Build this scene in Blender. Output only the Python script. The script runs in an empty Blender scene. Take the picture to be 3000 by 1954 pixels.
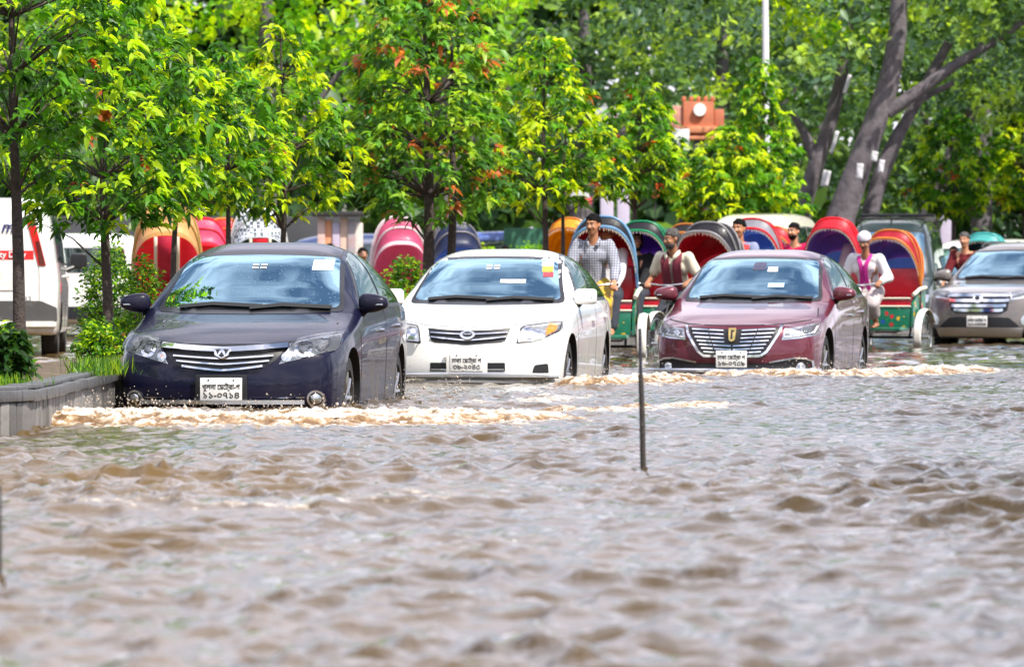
import bpy, bmesh, math, random
import numpy as np
from mathutils import Vector, Matrix, Euler
from mathutils.bvhtree import BVHTree
from mathutils.geometry import delaunay_2d_cdt

random.seed(7)
RNG = np.random.default_rng(11)
scene = bpy.context.scene
COL = scene.collection
R = math.radians

# ------------------------------------------------------------------ camera
FPX, HOR, CAMH = 16667.0, 824.0, 0.91      # focal length in photo pixels, horizon row, eye height above the water
cam_d = bpy.data.cameras.new("camera")
cam = bpy.data.objects.new("camera", cam_d)
COL.objects.link(cam)
cam.location = (0, 0, CAMH)
cam.rotation_euler = (R(90), 0, 0)
cam_d.sensor_width = 36
cam_d.lens = 200
cam_d.shift_y = -(977 - HOR) / 3000.0
cam_d.clip_start = 0.5
cam_d.clip_end = 6000
cam_d.dof.use_dof = True
cam_d.dof.focus_distance = 43.0
cam_d.dof.aperture_fstop = 6.7
scene.camera = cam

# ------------------------------------------------------------------ sky and sun
SUN_EL, SUN_AZ = 55.0, 46.0                # azimuth measured from straight behind the camera towards the right
sdir = Vector((math.sin(R(SUN_AZ)) * math.cos(R(SUN_EL)), -math.cos(R(SUN_AZ)) * math.cos(R(SUN_EL)), math.sin(R(SUN_EL))))
world = bpy.data.worlds.new("World")
scene.world = world
world.use_nodes = True
wn, wl = world.node_tree.nodes, world.node_tree.links
wn.clear()
w_out = wn.new("ShaderNodeOutputWorld")
w_bg = wn.new("ShaderNodeBackground")
w_bg.inputs[1].default_value = 0.105
sky = wn.new("ShaderNodeTexSky")
sky.sky_type = 'NISHITA'
sky.sun_disc = False
sky.sun_elevation = R(SUN_EL)
sky.sun_rotation = math.atan2(sdir.x, sdir.y)
sky.dust_density = 1.5
tc = wn.new("ShaderNodeTexCoord")
sep = wn.new("ShaderNodeSeparateXYZ")
wl.new(tc.outputs["Generated"], sep.inputs[0])
zc = wn.new("ShaderNodeMath"); zc.operation = 'MAXIMUM'; zc.inputs[1].default_value = 0.0
wl.new(sep.outputs[2], zc.inputs[0])
zp = wn.new("ShaderNodeMath"); zp.operation = 'ADD'; zp.inputs[1].default_value = 0.22
wl.new(zc.outputs[0], zp.inputs[0])
dv = wn.new("ShaderNodeVectorMath"); dv.operation = 'DIVIDE'
wl.new(tc.outputs["Generated"], dv.inputs[0]); wl.new(zp.outputs[0], dv.inputs[1])
cn = wn.new("ShaderNodeTexNoise")
cn.inputs["Scale"].default_value = 2.1; cn.inputs["Detail"].default_value = 7; cn.inputs["Roughness"].default_value = 0.55
wl.new(dv.outputs[0], cn.inputs["Vector"])
cr = wn.new("ShaderNodeValToRGB")
cr.color_ramp.elements[0].position = 0.42; cr.color_ramp.elements[0].color = (0, 0, 0, 1)
cr.color_ramp.elements[1].position = 0.59; cr.color_ramp.elements[1].color = (1, 1, 1, 1)
wl.new(cn.outputs[0], cr.inputs[0])
mx = wn.new("ShaderNodeMix"); mx.data_type = 'RGBA'
wl.new(cr.outputs[0], mx.inputs["Factor"])
wl.new(sky.outputs[0], mx.inputs[6])
mx.inputs[7].default_value = (10.8, 10.6, 12.2, 1)
wl.new(mx.outputs[2], w_bg.inputs[0])
wl.new(w_bg.outputs[0], w_out.inputs[0])

sun_d = bpy.data.lights.new("sun", 'SUN')
sun_d.energy = 5.0
sun_d.angle = R(0.6)
sun_d.color = (1.0, 0.95, 0.86)
sun = bpy.data.objects.new("sun", sun_d)
COL.objects.link(sun)
sun.rotation_euler = sdir.to_track_quat('Z', 'Y').to_euler()

vs = scene.view_settings
vs.view_transform = 'Standard'
vs.look = 'None'
vs.exposure = 0.6
vs.gamma = 1.0
vs.use_curve_mapping = False
scene.cycles.max_bounces = 8
scene.cycles.transparent_max_bounces = 12
scene.cycles.caustics_reflective = False
scene.cycles.caustics_refractive = False
scene.cycles.sample_clamp_indirect = 6

# ------------------------------------------------------------------ helpers: places in the street
def at(px, py, s):
    """A point of the street from a photo pixel and the scale (photo px per metre) at its distance."""
    D = FPX / s
    return Vector(((px - 1500) / s, D, CAMH - (py - HOR) / s))

def pch(pts, x):
    """Monotone cubic interpolation through pts [(x, y)...]."""
    xs = np.array([p[0] for p in pts], float); ys = np.array([p[1] for p in pts], float)
    x = np.asarray(x, float)
    h = np.diff(xs); d = np.diff(ys) / h
    m = np.zeros(len(xs)); m[0] = d[0]; m[-1] = d[-1]
    for i in range(1, len(xs) - 1):
        if d[i - 1] * d[i] > 0:
            a, b = 2 * h[i] + h[i - 1], h[i] + 2 * h[i - 1]
            m[i] = (a + b) / (a / d[i - 1] + b / d[i])
    xc = np.clip(x, xs[0], xs[-1])
    k = np.clip(np.searchsorted(xs, xc, side='right') - 1, 0, len(xs) - 2)
    t = (xc - xs[k]) / h[k]
    return ((1 + 2 * t) * (1 - t) ** 2 * ys[k] + t * (1 - t) ** 2 * h[k] * m[k]
            + t * t * (3 - 2 * t) * ys[k + 1] + t * t * (t - 1) * h[k] * m[k + 1])

# ------------------------------------------------------------------ helpers: materials
def nodes_of(m):
    return m.node_tree.nodes, m.node_tree.links

def setp(b, **kw):
    for k, v in kw.items():
        b.inputs[k.replace('_', ' ')].default_value = v

MATS = {}
def mat(name, color=(0.5, 0.5, 0.5), rough=0.5, metal=0.0, coat=0.0, var=0.0, vscale=8.0, bump=0.0, bscale=40.0,
        spec=0.5, dirt=None, dscale=3.0, damt=0.5, emis=None, coat_rough=0.03):
    """Procedural material: base colour broken up by noise, optional dirt colour, optional bump."""
    if name in MATS:
        return MATS[name]
    m = bpy.data.materials.new(name); m.use_nodes = True
    n, l = nodes_of(m)
    b = n["Principled BSDF"]
    setp(b, Base_Color=(*color, 1), Roughness=rough, Metallic=metal, Coat_Weight=coat, Coat_Roughness=coat_rough)
    b.inputs["Specular IOR Level"].default_value = spec
    co = n.new("ShaderNodeTexCoord")
    last = None
    if var > 0:
        nz = n.new("ShaderNodeTexNoise"); nz.inputs["Scale"].default_value = vscale; nz.inputs["Detail"].default_value = 5
        l.new(co.outputs["Object"], nz.inputs["Vector"])
        rp = n.new("ShaderNodeMapRange"); rp.inputs[1].default_value = 0.3; rp.inputs[2].default_value = 0.7
        rp.inputs[3].default_value = 1 - var; rp.inputs[4].default_value = 1 + var
        l.new(nz.outputs[0], rp.inputs[0])
        mu = n.new("ShaderNodeVectorMath"); mu.operation = 'SCALE'; mu.inputs[0].default_value = color
        l.new(rp.outputs[0], mu.inputs["Scale"])
        last = mu.outputs[0]
        l.new(last, b.inputs["Base Color"])
    if dirt is not None:
        nz = n.new("ShaderNodeTexNoise"); nz.inputs["Scale"].default_value = dscale; nz.inputs["Detail"].default_value = 8
        nz.inputs["Roughness"].default_value = 0.7
        l.new(co.outputs["Object"], nz.inputs["Vector"])
        rp = n.new("ShaderNodeMapRange"); rp.inputs[1].default_value = 0.48; rp.inputs[2].default_value = 0.72
        rp.inputs[3].default_value = 0; rp.inputs[4].default_value = damt
        l.new(nz.outputs[0], rp.inputs[0])
        mi = n.new("ShaderNodeMix"); mi.data_type = 'RGBA'
        l.new(rp.outputs[0], mi.inputs["Factor"])
        if last: l.new(last, mi.inputs[6])
        else: mi.inputs[6].default_value = (*color, 1)
        mi.inputs[7].default_value = (*dirt, 1)
        l.new(mi.outputs[2], b.inputs["Base Color"])
    if bump > 0:
        nz = n.new("ShaderNodeTexNoise"); nz.inputs["Scale"].default_value = bscale; nz.inputs["Detail"].default_value = 6
        l.new(co.outputs["Object"], nz.inputs["Vector"])
        bp = n.new("ShaderNodeBump"); bp.inputs["Strength"].default_value = bump; bp.inputs["Distance"].default_value = 0.02
        l.new(nz.outputs[0], bp.inputs["Height"]); l.new(bp.outputs[0], b.inputs["Normal"])
    MATS[name] = m
    return m

def paint_mat(name, color, metal=0.3, rough=0.32, mud=(0.30, 0.23, 0.16), drops=False, spec=.4, coat=1.0):
    """Car paint: clear-coated, mud film that thickens towards the sills, optional rain beads."""
    m = mat(name, color, rough=rough, metal=metal, coat=1.0, coat_rough=0.02, spec=spec)
    n, l = nodes_of(m); b = n["Principled BSDF"]
    co = n.new("ShaderNodeTexCoord")
    sp = n.new("ShaderNodeSeparateXYZ"); l.new(co.outputs["Object"], sp.inputs[0])
    hg = n.new("ShaderNodeMapRange"); hg.inputs[1].default_value = 0.75; hg.inputs[2].default_value = 0.25
    hg.inputs[3].default_value = 0.0; hg.inputs[4].default_value = 0.85
    l.new(sp.outputs[2], hg.inputs[0])
    nz = n.new("ShaderNodeTexNoise"); nz.inputs["Scale"].default_value = 5; nz.inputs["Detail"].default_value = 8
    mp = n.new("ShaderNodeMapping"); mp.inputs["Scale"].default_value = (1, 1, 0.35)
    l.new(co.outputs["Object"], mp.inputs[0]); l.new(mp.outputs[0], nz.inputs["Vector"])
    sb = n.new("ShaderNodeMapRange"); sb.inputs[1].default_value = 0.42; sb.inputs[2].default_value = 0.72
    l.new(nz.outputs[0], sb.inputs[0])
    mm = n.new("ShaderNodeMath"); mm.operation = 'MULTIPLY'
    l.new(hg.outputs[0], mm.inputs[0]); l.new(sb.outputs[0], mm.inputs[1])
    ys = n.new("ShaderNodeMapRange"); ys.inputs[1].default_value = 0.5; ys.inputs[2].default_value = 0.9
    ys.inputs[3].default_value = 0.06; ys.inputs[4].default_value = 1.0
    l.new(sp.outputs[1], ys.inputs[0])
    m2 = n.new("ShaderNodeMath"); m2.operation = 'MULTIPLY'
    l.new(mm.outputs[0], m2.inputs[0]); l.new(ys.outputs[0], m2.inputs[1])
    mi = n.new("ShaderNodeMix"); mi.data_type = 'RGBA'
    l.new(m2.outputs[0], mi.inputs["Factor"]); mi.inputs[6].default_value = (*color, 1); mi.inputs[7].default_value = (*mud, 1)
    l.new(mi.outputs[2], b.inputs["Base Color"])
    ct = n.new("ShaderNodeMath"); ct.operation = 'SUBTRACT'; ct.use_clamp = True; ct.inputs[0].default_value = coat
    l.new(m2.outputs[0], ct.inputs[1]); l.new(ct.outputs[0], b.inputs["Coat Weight"])
    if drops:
        vo = n.new("ShaderNodeTexVoronoi"); vo.inputs["Scale"].default_value = 42; vo.inputs["Randomness"].default_value = 1
        l.new(co.outputs["Object"], vo.inputs["Vector"])
        dr = n.new("ShaderNodeMapRange"); dr.inputs[1].default_value = 0.0; dr.inputs[2].default_value = 0.2
        dr.inputs[3].default_value = 1; dr.inputs[4].default_value = 0
        l.new(vo.outputs["Distance"], dr.inputs[0])
        bp = n.new("ShaderNodeBump"); bp.inputs["Strength"].default_value = 0.45; bp.inputs["Distance"].default_value = 0.004
        l.new(dr.outputs[0], bp.inputs["Height"])
        l.new(bp.outputs[0], b.inputs["Coat Normal"])
    return m

def glass_mat(name, tint=(0.58, 0.88, 1.0), dark=(0.012, 0.02, 0.024), lo=0.50, hi=0.95, rough=0.015, drops=False):
    """Car glazing: a tinted, strongly reflecting pane in front of a dark cabin."""
    m = bpy.data.materials.new(name); m.use_nodes = True
    n, l = nodes_of(m); n.clear()
    o = n.new("ShaderNodeOutputMaterial"); ms = n.new("ShaderNodeMixShader")
    d = n.new("ShaderNodeBsdfDiffuse"); d.inputs[0].default_value = (*dark, 1)
    g = n.new("ShaderNodeBsdfGlossy"); g.inputs[0].default_value = (*tint, 1); g.inputs["Roughness"].default_value = rough
    lw = n.new("ShaderNodeLayerWeight"); lw.inputs[0].default_value = 0.35
    mr = n.new("ShaderNodeMapRange"); mr.inputs[3].default_value = lo; mr.inputs[4].default_value = hi
    l.new(lw.outputs["Facing"], mr.inputs[0]); l.new(mr.outputs[0], ms.inputs[0])
    l.new(d.outputs[0], ms.inputs[1]); l.new(g.outputs[0], ms.inputs[2]); l.new(ms.outputs[0], o.inputs[0])
    co = n.new("ShaderNodeTexCoord")
    if drops:
        vo = n.new("ShaderNodeTexVoronoi"); vo.inputs["Scale"].default_value = 30
        l.new(co.outputs["Object"], vo.inputs["Vector"])
        dr = n.new("ShaderNodeMapRange"); dr.inputs[1].default_value = 0.0; dr.inputs[2].default_value = 0.14
        dr.inputs[3].default_value = 1; dr.inputs[4].default_value = 0
        l.new(vo.outputs["Distance"], dr.inputs[0])
        bp = n.new("ShaderNodeBump"); bp.inputs["Strength"].default_value = 0.5; bp.inputs["Distance"].default_value = 0.005
        l.new(dr.outputs[0], bp.inputs["Height"]); l.new(bp.outputs[0], g.inputs["Normal"])
    return m

def lens_mat():
    m = bpy.data.materials.new("lamp_lens"); m.use_nodes = True
    n, l = nodes_of(m); n.clear()
    o = n.new("ShaderNodeOutputMaterial"); ms = n.new("ShaderNodeMixShader")
    t = n.new("ShaderNodeBsdfTransparent"); g = n.new("ShaderNodeBsdfGlossy"); g.inputs["Roughness"].default_value = 0.02
    lw = n.new("ShaderNodeFresnel"); lw.inputs[0].default_value = 1.22
    l.new(lw.outputs[0], ms.inputs[0]); l.new(t.outputs[0], ms.inputs[1]); l.new(g.outputs[0], ms.inputs[2])
    l.new(ms.outputs[0], o.inputs[0])
    return m

M_black = mat("black_plastic", (0.012, 0.012, 0.014), 0.35)
M_matte = mat("matte_black", (0.01, 0.01, 0.011), 0.8)
M_chrome = mat("chrome", (0.82, 0.83, 0.85), 0.10, 1.0)
M_silver = mat("dull_silver", (0.68, 0.68, 0.69), 0.28, 0.9, dirt=(0.4, 0.35, 0.3), damt=0.25)
M_bucket = mat("lamp_bucket", (0.62, 0.64, 0.67), 0.16, 0.85)
M_rubber = mat("tyre_rubber", (0.018, 0.018, 0.018), 0.75, dirt=(0.12, 0.09, 0.06), damt=0.5, dscale=6)
M_rim = mat("alloy_rim", (0.45, 0.45, 0.46), 0.3, 0.9, dirt=(0.14, 0.1, 0.07), damt=0.7, dscale=9)
M_plate = mat("number_plate_white", (0.78, 0.78, 0.76), 0.4, var=0.06, vscale=12, dirt=(0.5, 0.4, 0.28), damt=0.45, dscale=9)
M_ink = mat("plate_ink", (0.015, 0.015, 0.015), 0.6)
M_amber = mat("amber_lens", (0.85, 0.22, 0.02), 0.15, coat=1)
M_red = mat("red_lens", (0.55, 0.012, 0.012), 0.15, coat=1)
M_lens = lens_mat()
M_gold = mat("gold_badge", (0.75, 0.55, 0.2), 0.2, 1.0)
M_proj = mat("projector_lens", (0.10, 0.11, 0.13), 0.05, 0.0, coat=1.0)
M_white = mat("white_sticker", (0.8, 0.8, 0.8), 0.5, var=0.03)
G_screen = glass_mat("windscreen_glass", drops=False)
G_screen_wet = glass_mat("wet_windscreen_glass", drops=True)
G_side = glass_mat("side_glass", tint=(0.75, 0.85, 0.8), lo=0.16, hi=0.75)

# ------------------------------------------------------------------ helpers: meshes
class MB:
    """Collects shapes; build() links them as one mesh object."""
    def __init__(s):
        s.v, s.f, s.m = [], [], []
    def add(s, v, f, mi=0, mtx=None):
        o = len(s.v)
        if mtx is not None:
            v = [mtx @ Vector(p) for p in v]
        s.v.extend([tuple(p) for p in v])
        s.f.extend([tuple(i + o for i in q) for q in f])
        s.m.extend([mi] * len(f))
        return s
    def build(s, name, mats, parent=None, smooth=True, angle=40, loc=None, rot=None):
        me = bpy.data.meshes.new(name)
        me.from_pydata(s.v, [], s.f)
        if not isinstance(mats, (list, tuple)):
            mats = [mats]
        for m_ in mats:
            me.materials.append(m_)
        if len(mats) > 1:
            me.polygons.foreach_set("material_index", s.m)
        finish(me, smooth, angle)
        return link(name, me, parent, loc, rot)

def finish(me, smooth=True, angle=40):
    me.update()
    bm = bmesh.new(); bm.from_mesh(me)
    bmesh.ops.recalc_face_normals(bm, faces=bm.faces)
    bm.to_mesh(me); bm.free()
    if smooth:
        me.polygons.foreach_set("use_smooth", [True] * len(me.polygons))
        try:
            me.set_sharp_from_angle(angle=R(angle))
        except Exception:
            pass
    me.update()

def link(name, me, parent=None, loc=None, rot=None):
    o = bpy.data.objects.new(name, me)
    COL.objects.link(o)
    if parent is not None:
        o.parent = parent
    if loc is not None: o.location = loc
    if rot is not None: o.rotation_euler = rot
    return o

def thing(name, label, cat, loc=(0, 0, 0), rotz=0.0, group=None):
    o = bpy.data.objects.new(name, None)
    o.empty_display_size = 0.2
    COL.objects.link(o)
    o.location = loc; o.rotation_euler = (0, 0, rotz)
    return tag(o, label, cat, group)

def tag(o, label=None, cat=None, group=None, kind=None):
    if label: o["label"] = label
    if cat: o["category"] = cat
    if group: o["group"] = group
    if kind: o["kind"] = kind
    return o

def copy_tree(o, parent=None):
    c = o.copy(); COL.objects.link(c); c.parent = parent
    for ch in o.children:
        copy_tree(ch, c)
    return c

def tube(pts, rad, n=8, cap=True):
    pts = [Vector(p) for p in pts]
    if not isinstance(rad, (list, tuple, np.ndarray)):
        rad = [rad] * len(pts)
    v, f = [], []
    up = None
    for i, p in enumerate(pts):
        d = (pts[min(i + 1, len(pts) - 1)] - pts[max(i - 1, 0)])
        if d.length < 1e-9: d = Vector((0, 0, 1))
        d.normalize()
        if up is None:
            up = d.orthogonal().normalized()
        up = (up - d * up.dot(d))
        if up.length < 1e-6: up = d.orthogonal()
        up.normalize()
        si = d.cross(up)
        for k in range(n):
            a = 2 * math.pi * k / n
            v.append(p + (up * math.cos(a) + si * math.sin(a)) * rad[i])
    for i in range(len(pts) - 1):
        for k in range(n):
            a, b = i * n + k, i * n + (k + 1) % n
            f.append((a, b, b + n, a + n))
    if cap:
        f.append(tuple(range(n - 1, -1, -1)))
        f.append(tuple(range((len(pts) - 1) * n, len(pts) * n)))
    return v, f

def box(c, s, bev=0.0):
    """Box with chamfered edges; c centre, s size."""
    hx, hy, hz = s[0] / 2, s[1] / 2, s[2] / 2
    b = min(bev, hx * .9, hy * .9, hz * .9)
    if b <= 0:
        v = [(c[0] + x * hx, c[1] + y * hy, c[2] + z * hz) for x in (-1, 1) for y in (-1, 1) for z in (-1, 1)]
        return v, [(0, 1, 3, 2), (4, 6, 7, 5), (0, 4, 5, 1), (2, 3, 7, 6), (0, 2, 6, 4), (1, 5, 7, 3)]
    bm = bmesh.new()
    bmesh.ops.create_cube(bm, size=1)
    for q in bm.verts:
        q.co = Vector((q.co.x * s[0], q.co.y * s[1], q.co.z * s[2]))
    bmesh.ops.bevel(bm, geom=list(bm.edges), offset=b, segments=2, affect='EDGES', profile=0.6)
    bm.verts.index_update()
    v = [(q.co.x + c[0], q.co.y + c[1], q.co.z + c[2]) for q in bm.verts]
    f = [tuple(q.index for q in fc.verts) for fc in bm.faces]
    bm.free()
    return v, f

def sell(c, r, e=1.0, e2=None, nu=20, nv=12):
    """Superellipsoid (e<1 boxier)."""
    e2 = e if e2 is None else e2
    sp = lambda t, p: math.copysign(abs(t) ** p, t)
    v, f = [], []
    for j in range(nv + 1):
        ph = -math.pi / 2 + math.pi * j / nv
        for i in range(nu):
            th = 2 * math.pi * i / nu
            v.append((c[0] + r[0] * sp(math.cos(ph), e) * sp(math.cos(th), e2),
                      c[1] + r[1] * sp(math.cos(ph), e) * sp(math.sin(th), e2),
                      c[2] + r[2] * sp(math.sin(ph), e)))
    for j in range(nv):
        for i in range(nu):
            a, b = j * nu + i, j * nu + (i + 1) % nu
            f.append((a, b, b + nu, a + nu))
    return v, f

def lathe(prof, n=24, axis='X', c=(0, 0, 0)):
    """Revolve profile [(radius, along)] about an axis."""
    v, f = [], []
    for r_, a_ in prof:
        for k in range(n):
            t = 2 * math.pi * k / n
            p = {'X': (a_, r_ * math.cos(t), r_ * math.sin(t)), 'Y': (r_ * math.cos(t), a_, r_ * math.sin(t)),
                 'Z': (r_ * math.cos(t), r_ * math.sin(t), a_)}[axis]
            v.append((p[0] + c[0], p[1] + c[1], p[2] + c[2]))
    for j in range(len(prof) - 1):
        for k in range(n):
            a, b = j * n + k, j * n + (k + 1) % n
            f.append((a, b, b + n, a + n))
    return v, f

def grid_mesh(P):
    """Faces of a grid of points P[i][j]."""
    nu, nv = len(P), len(P[0])
    v = [tuple(p) for row in P for p in row]
    f = [(i * nv + j, i * nv + j + 1, (i + 1) * nv + j + 1, (i + 1) * nv + j) for i in range(nu - 1) for j in range(nv - 1)]
    return v, f

def rounded(poly, r, k=4):
    """Polygon with its corners rounded to radius about r."""
    out = []
    n = len(poly)
    for i in range(n):
        p0, p, p1 = Vector(poly[i - 1]), Vector(poly[i]), Vector(poly[(i + 1) % n])
        a, b = p0 - p, p1 - p
        ra, rb = min(r, a.length * .45), min(r, b.length * .45)
        A, B = p + a.normalized() * ra, p + b.normalized() * rb
        for t in range(k + 1):
            t /= k
            q = A * (1 - t) ** 2 + p * 2 * t * (1 - t) + B * t * t
            out.append((q.x, q.y))
    return out

def mir(poly):
    return [(-x, z) for x, z in poly][::-1]

def circ(cx, cz, r, n=20, sx=1.0):
    return [(cx + r * sx * math.cos(2 * math.pi * i / n), cz + r * math.sin(2 * math.pi * i / n)) for i in range(n)]

def strip(pl, w):
    """Polygon of a polyline widened to w."""
    L_, R_ = [], []
    for i, p in enumerate(pl):
        a, b = Vector(pl[max(i - 1, 0)]), Vector(pl[min(i + 1, len(pl) - 1)])
        d = (b - a).normalized(); nrm = Vector((-d.y, d.x)) * (w / 2)
        L_.append((p[0] + nrm.x, p[1] + nrm.y)); R_.append((p[0] - nrm.x, p[1] - nrm.y))
    return L_ + R_[::-1]

def text_mesh(txt, size, extrude=0.0015, shear=0.0, bold=0.0):
    cu = bpy.data.curves.new("lettering", 'FONT')
    cu.body = txt; cu.size = size; cu.extrude = extrude; cu.align_x = 'CENTER'; cu.align_y = 'CENTER'; cu.shear = shear
    cu.offset = bold; cu.resolution_u = 3
    o = bpy.data.objects.new("lettering", cu)
    COL.objects.link(o)
    dg = bpy.context.evaluated_depsgraph_get()
    me = bpy.data.meshes.new_from_object(o.evaluated_get(dg))
    bpy.data.objects.remove(o); bpy.data.curves.remove(cu)
    return me

def apply_mods(o):
    dg = bpy.context.evaluated_depsgraph_get()
    me = bpy.data.meshes.new_from_object(o.evaluated_get(dg))
    o.modifiers.clear()
    old = o.data; o.data = me
    bpy.data.meshes.remove(old)
    return o
# ------------------------------------------------------------------ vehicles
# local frame: nose at y=0 looking along -Y, +X is the vehicle's left, z=0 the road under the tyres
SEDAN = dict(
    L=4.56, zb=0.19, R=0.085, wheels=(0.86, 3.56), wr=0.315, arch=0.375,
    top=[(0.0, .70), (.10, .735), (.35, .80), (.75, .875), (1.12, .945), (1.20, .965), (1.55, 1.165), (1.93, 1.362), (2.10, 1.415), (2.55, 1.468),
         (3.05, 1.445), (3.35, 1.38), (3.75, 1.18), (3.98, 1.075), (4.25, 1.05), (4.48, 1.02), (4.56, .95)],
    sh=[(0.0, .60), (.35, .70), (.9, .80), (1.3, .86), (2.2, .90), (3.4, .93), (4.3, .92), (4.56, .85)],
    w=[(0.0, .74), (.12, .79), (.35, .825), (.8, .842), (1.6, .845), (3.2, .845), (4.1, .82), (4.5, .76), (4.56, .74)],
    n=[(0.0, 2.6), (.9, 2.7), (1.2, 3.2), (1.5, 4.2), (2.2, 4.4), (3.2, 4.2), (3.9, 3.2), (4.56, 3.0)],
    tum=[(0, .02), (1.2, .10), (1.6, .40), (2.2, .44), (3.2, .44), (4.0, .2), (4.56, .05)],
    plan=[(0, .26), (.5, .21), (1.2, .16), (1.7, .13), (2.4, .02), (3.2, -.06), (4.0, -.12), (4.56, -.22)],
    lean=[(.15, .10), (.22, .045), (.30, .012), (.40, 0), (.52, .015), (.62, .04), (.70, .085), (.80, .14)],
    screen=[(-.665, .975), (-.40, .962), (0, .958), (.40, .962), (.665, .975), (.63, 1.10), (.565, 1.345), (.30, 1.360), (0, 1.366), (-.30, 1.360), (-.565, 1.345), (-.63, 1.10)],
    sidewin=[[(1.62, 1.00), (1.80, 1.10), (2.18, 1.33), (2.52, 1.385), (2.58, 1.385), (2.60, 1.0)],
             [(2.68, 1.0), (2.67, 1.385), (3.05, 1.365), (3.30, 1.29), (3.58, 1.08), (3.60, 1.01)]],
    seams=[[(1.30, .95), (1.24, .80), (1.26, .5), (1.28, .28)], [(2.64, .98), (2.62, .6), (2.60, .28)], [(3.62, .98), (3.45, .72), (3.22, .5), (3.10, .3)],
           [(1.28, .27), (2.2, .255), (3.1, .27)]],
    handles=[(2.36, .80), (3.28, .83)],
    mirror=dict(y=1.50, z=1.01, x=.90, r=(.115, .075, .07)),
)

def body_surface(S):
    L = S['L']; NB, NS, NT = 4, 9, 26
    ys = np.unique(np.concatenate([np.linspace(S['R'], .5, 14), np.linspace(.5, 2.2, 40), np.linspace(2.2, L - .5, 36), np.linspace(L - .5, L - .1, 10)]))
    W, ZS, ZT, N, T = [pch(S[k], ys) for k in ('w', 'sh', 'top', 'n', 'tum')]
    zb = S['zb']
    def outline(w, zs, zt, n, t):
        pts = []
        for k in range(NB):
            pts.append(((w - .07) * k / NB, zb))
        side = [(0, w - .07), (.02, w - .045), (.08, w - .02), (.2, w - .012), (.4, w - .006), (.6, w), (.78, w + .002), (.92, w - .006), (1.0, w - .016)]
        for q, xx in side:
            pts.append((xx, zb + (zs - zb) * q))
        for k in range(1, NT + 1):
            a = math.pi / 2 * k / NT
            x = (w - .016) * max(math.cos(a), 0) ** (2 / n)
            z = zs + (zt - zs) * math.sin(a) ** (2 / n)
            x *= 1 - t * (z - zs) / .5 * .5
            pts.append((max(x, 0) if k < NT else 0.0, z))
        return pts
    rings = []
    for i, y in enumerate(ys):
        o = outline(W[i], ZS[i], ZT[i], N[i], T[i])
        rings.append([(x, y, z) for x, z in o])
    # nose and tail caps: rounded over, then closed towards the middle
    def cap(ring, sgn, Rr):
        out = []
        zc_ = .5 * (min(p[2] for p in ring) + max(p[2] for p in ring))
        y0 = ring[0][1]
        for k in range(1, 6):
            a = math.pi / 2 * k / 5
            e = (1 - math.cos(a)) * Rr
            row = []
            for (x, y, z) in ring:
                dx, dz = -x, zc_ - z
                ln = math.hypot(dx, dz) + 1e-9
                ax = abs(dx) / ln; az = abs(dz) / ln
                row.append((x - math.copysign(min(e * (ax ** .5), abs(x) * .8), x) if x != 0 else 0.0, y0 + sgn * Rr * math.sin(a), z + math.copysign(e * (az ** .5) * .8, dz)))
            out.append(row)
        base = out[-1]
        for q in (.86, .7, .5, .3, .1):
            out.append([(x * q, y, zc_ + (z - zc_) * q) for x, y, z in base])
        return out
    front = cap(rings[0], -1, S['R'])[::-1]
    rear = cap(rings[-1], 1, .10)
    allr = front + rings + rear
    plan, lean = S['plan'], S['lean']
    wmax = max(p[1] for p in S['w'])
    P = []
    for row in allr:
        arr = np.array(row)
        y = arr[:, 1]
        u = np.abs(arr[:, 0]) / wmax
        warp = pch(plan, np.clip(y, 0, L)) * (u ** 2.2)
        fade = np.clip(1 - y / .75, 0, 1) ** 1.5
        arr[:, 1] = y + warp + pch(lean, arr[:, 2]) * fade
        P.append(arr)
    V, F = [], []
    K = len(P[0])
    for arr in P:
        half = [tuple(p) for p in arr]
        full = half + [(-x, y, z) for x, y, z in half[1:-1]][::-1]
        V.extend(full)
    M = 2 * K - 2
    for i in range(len(P) - 1):
        for k in range(M):
            a, b = i * M + k, i * M + (k + 1) % M
            F.append((a, b, b + M, a + M))
    F.append(tuple(range(M - 1, -1, -1)))
    F.append(tuple(range((len(P) - 1) * M, len(P) * M)))
    return V, F

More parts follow.
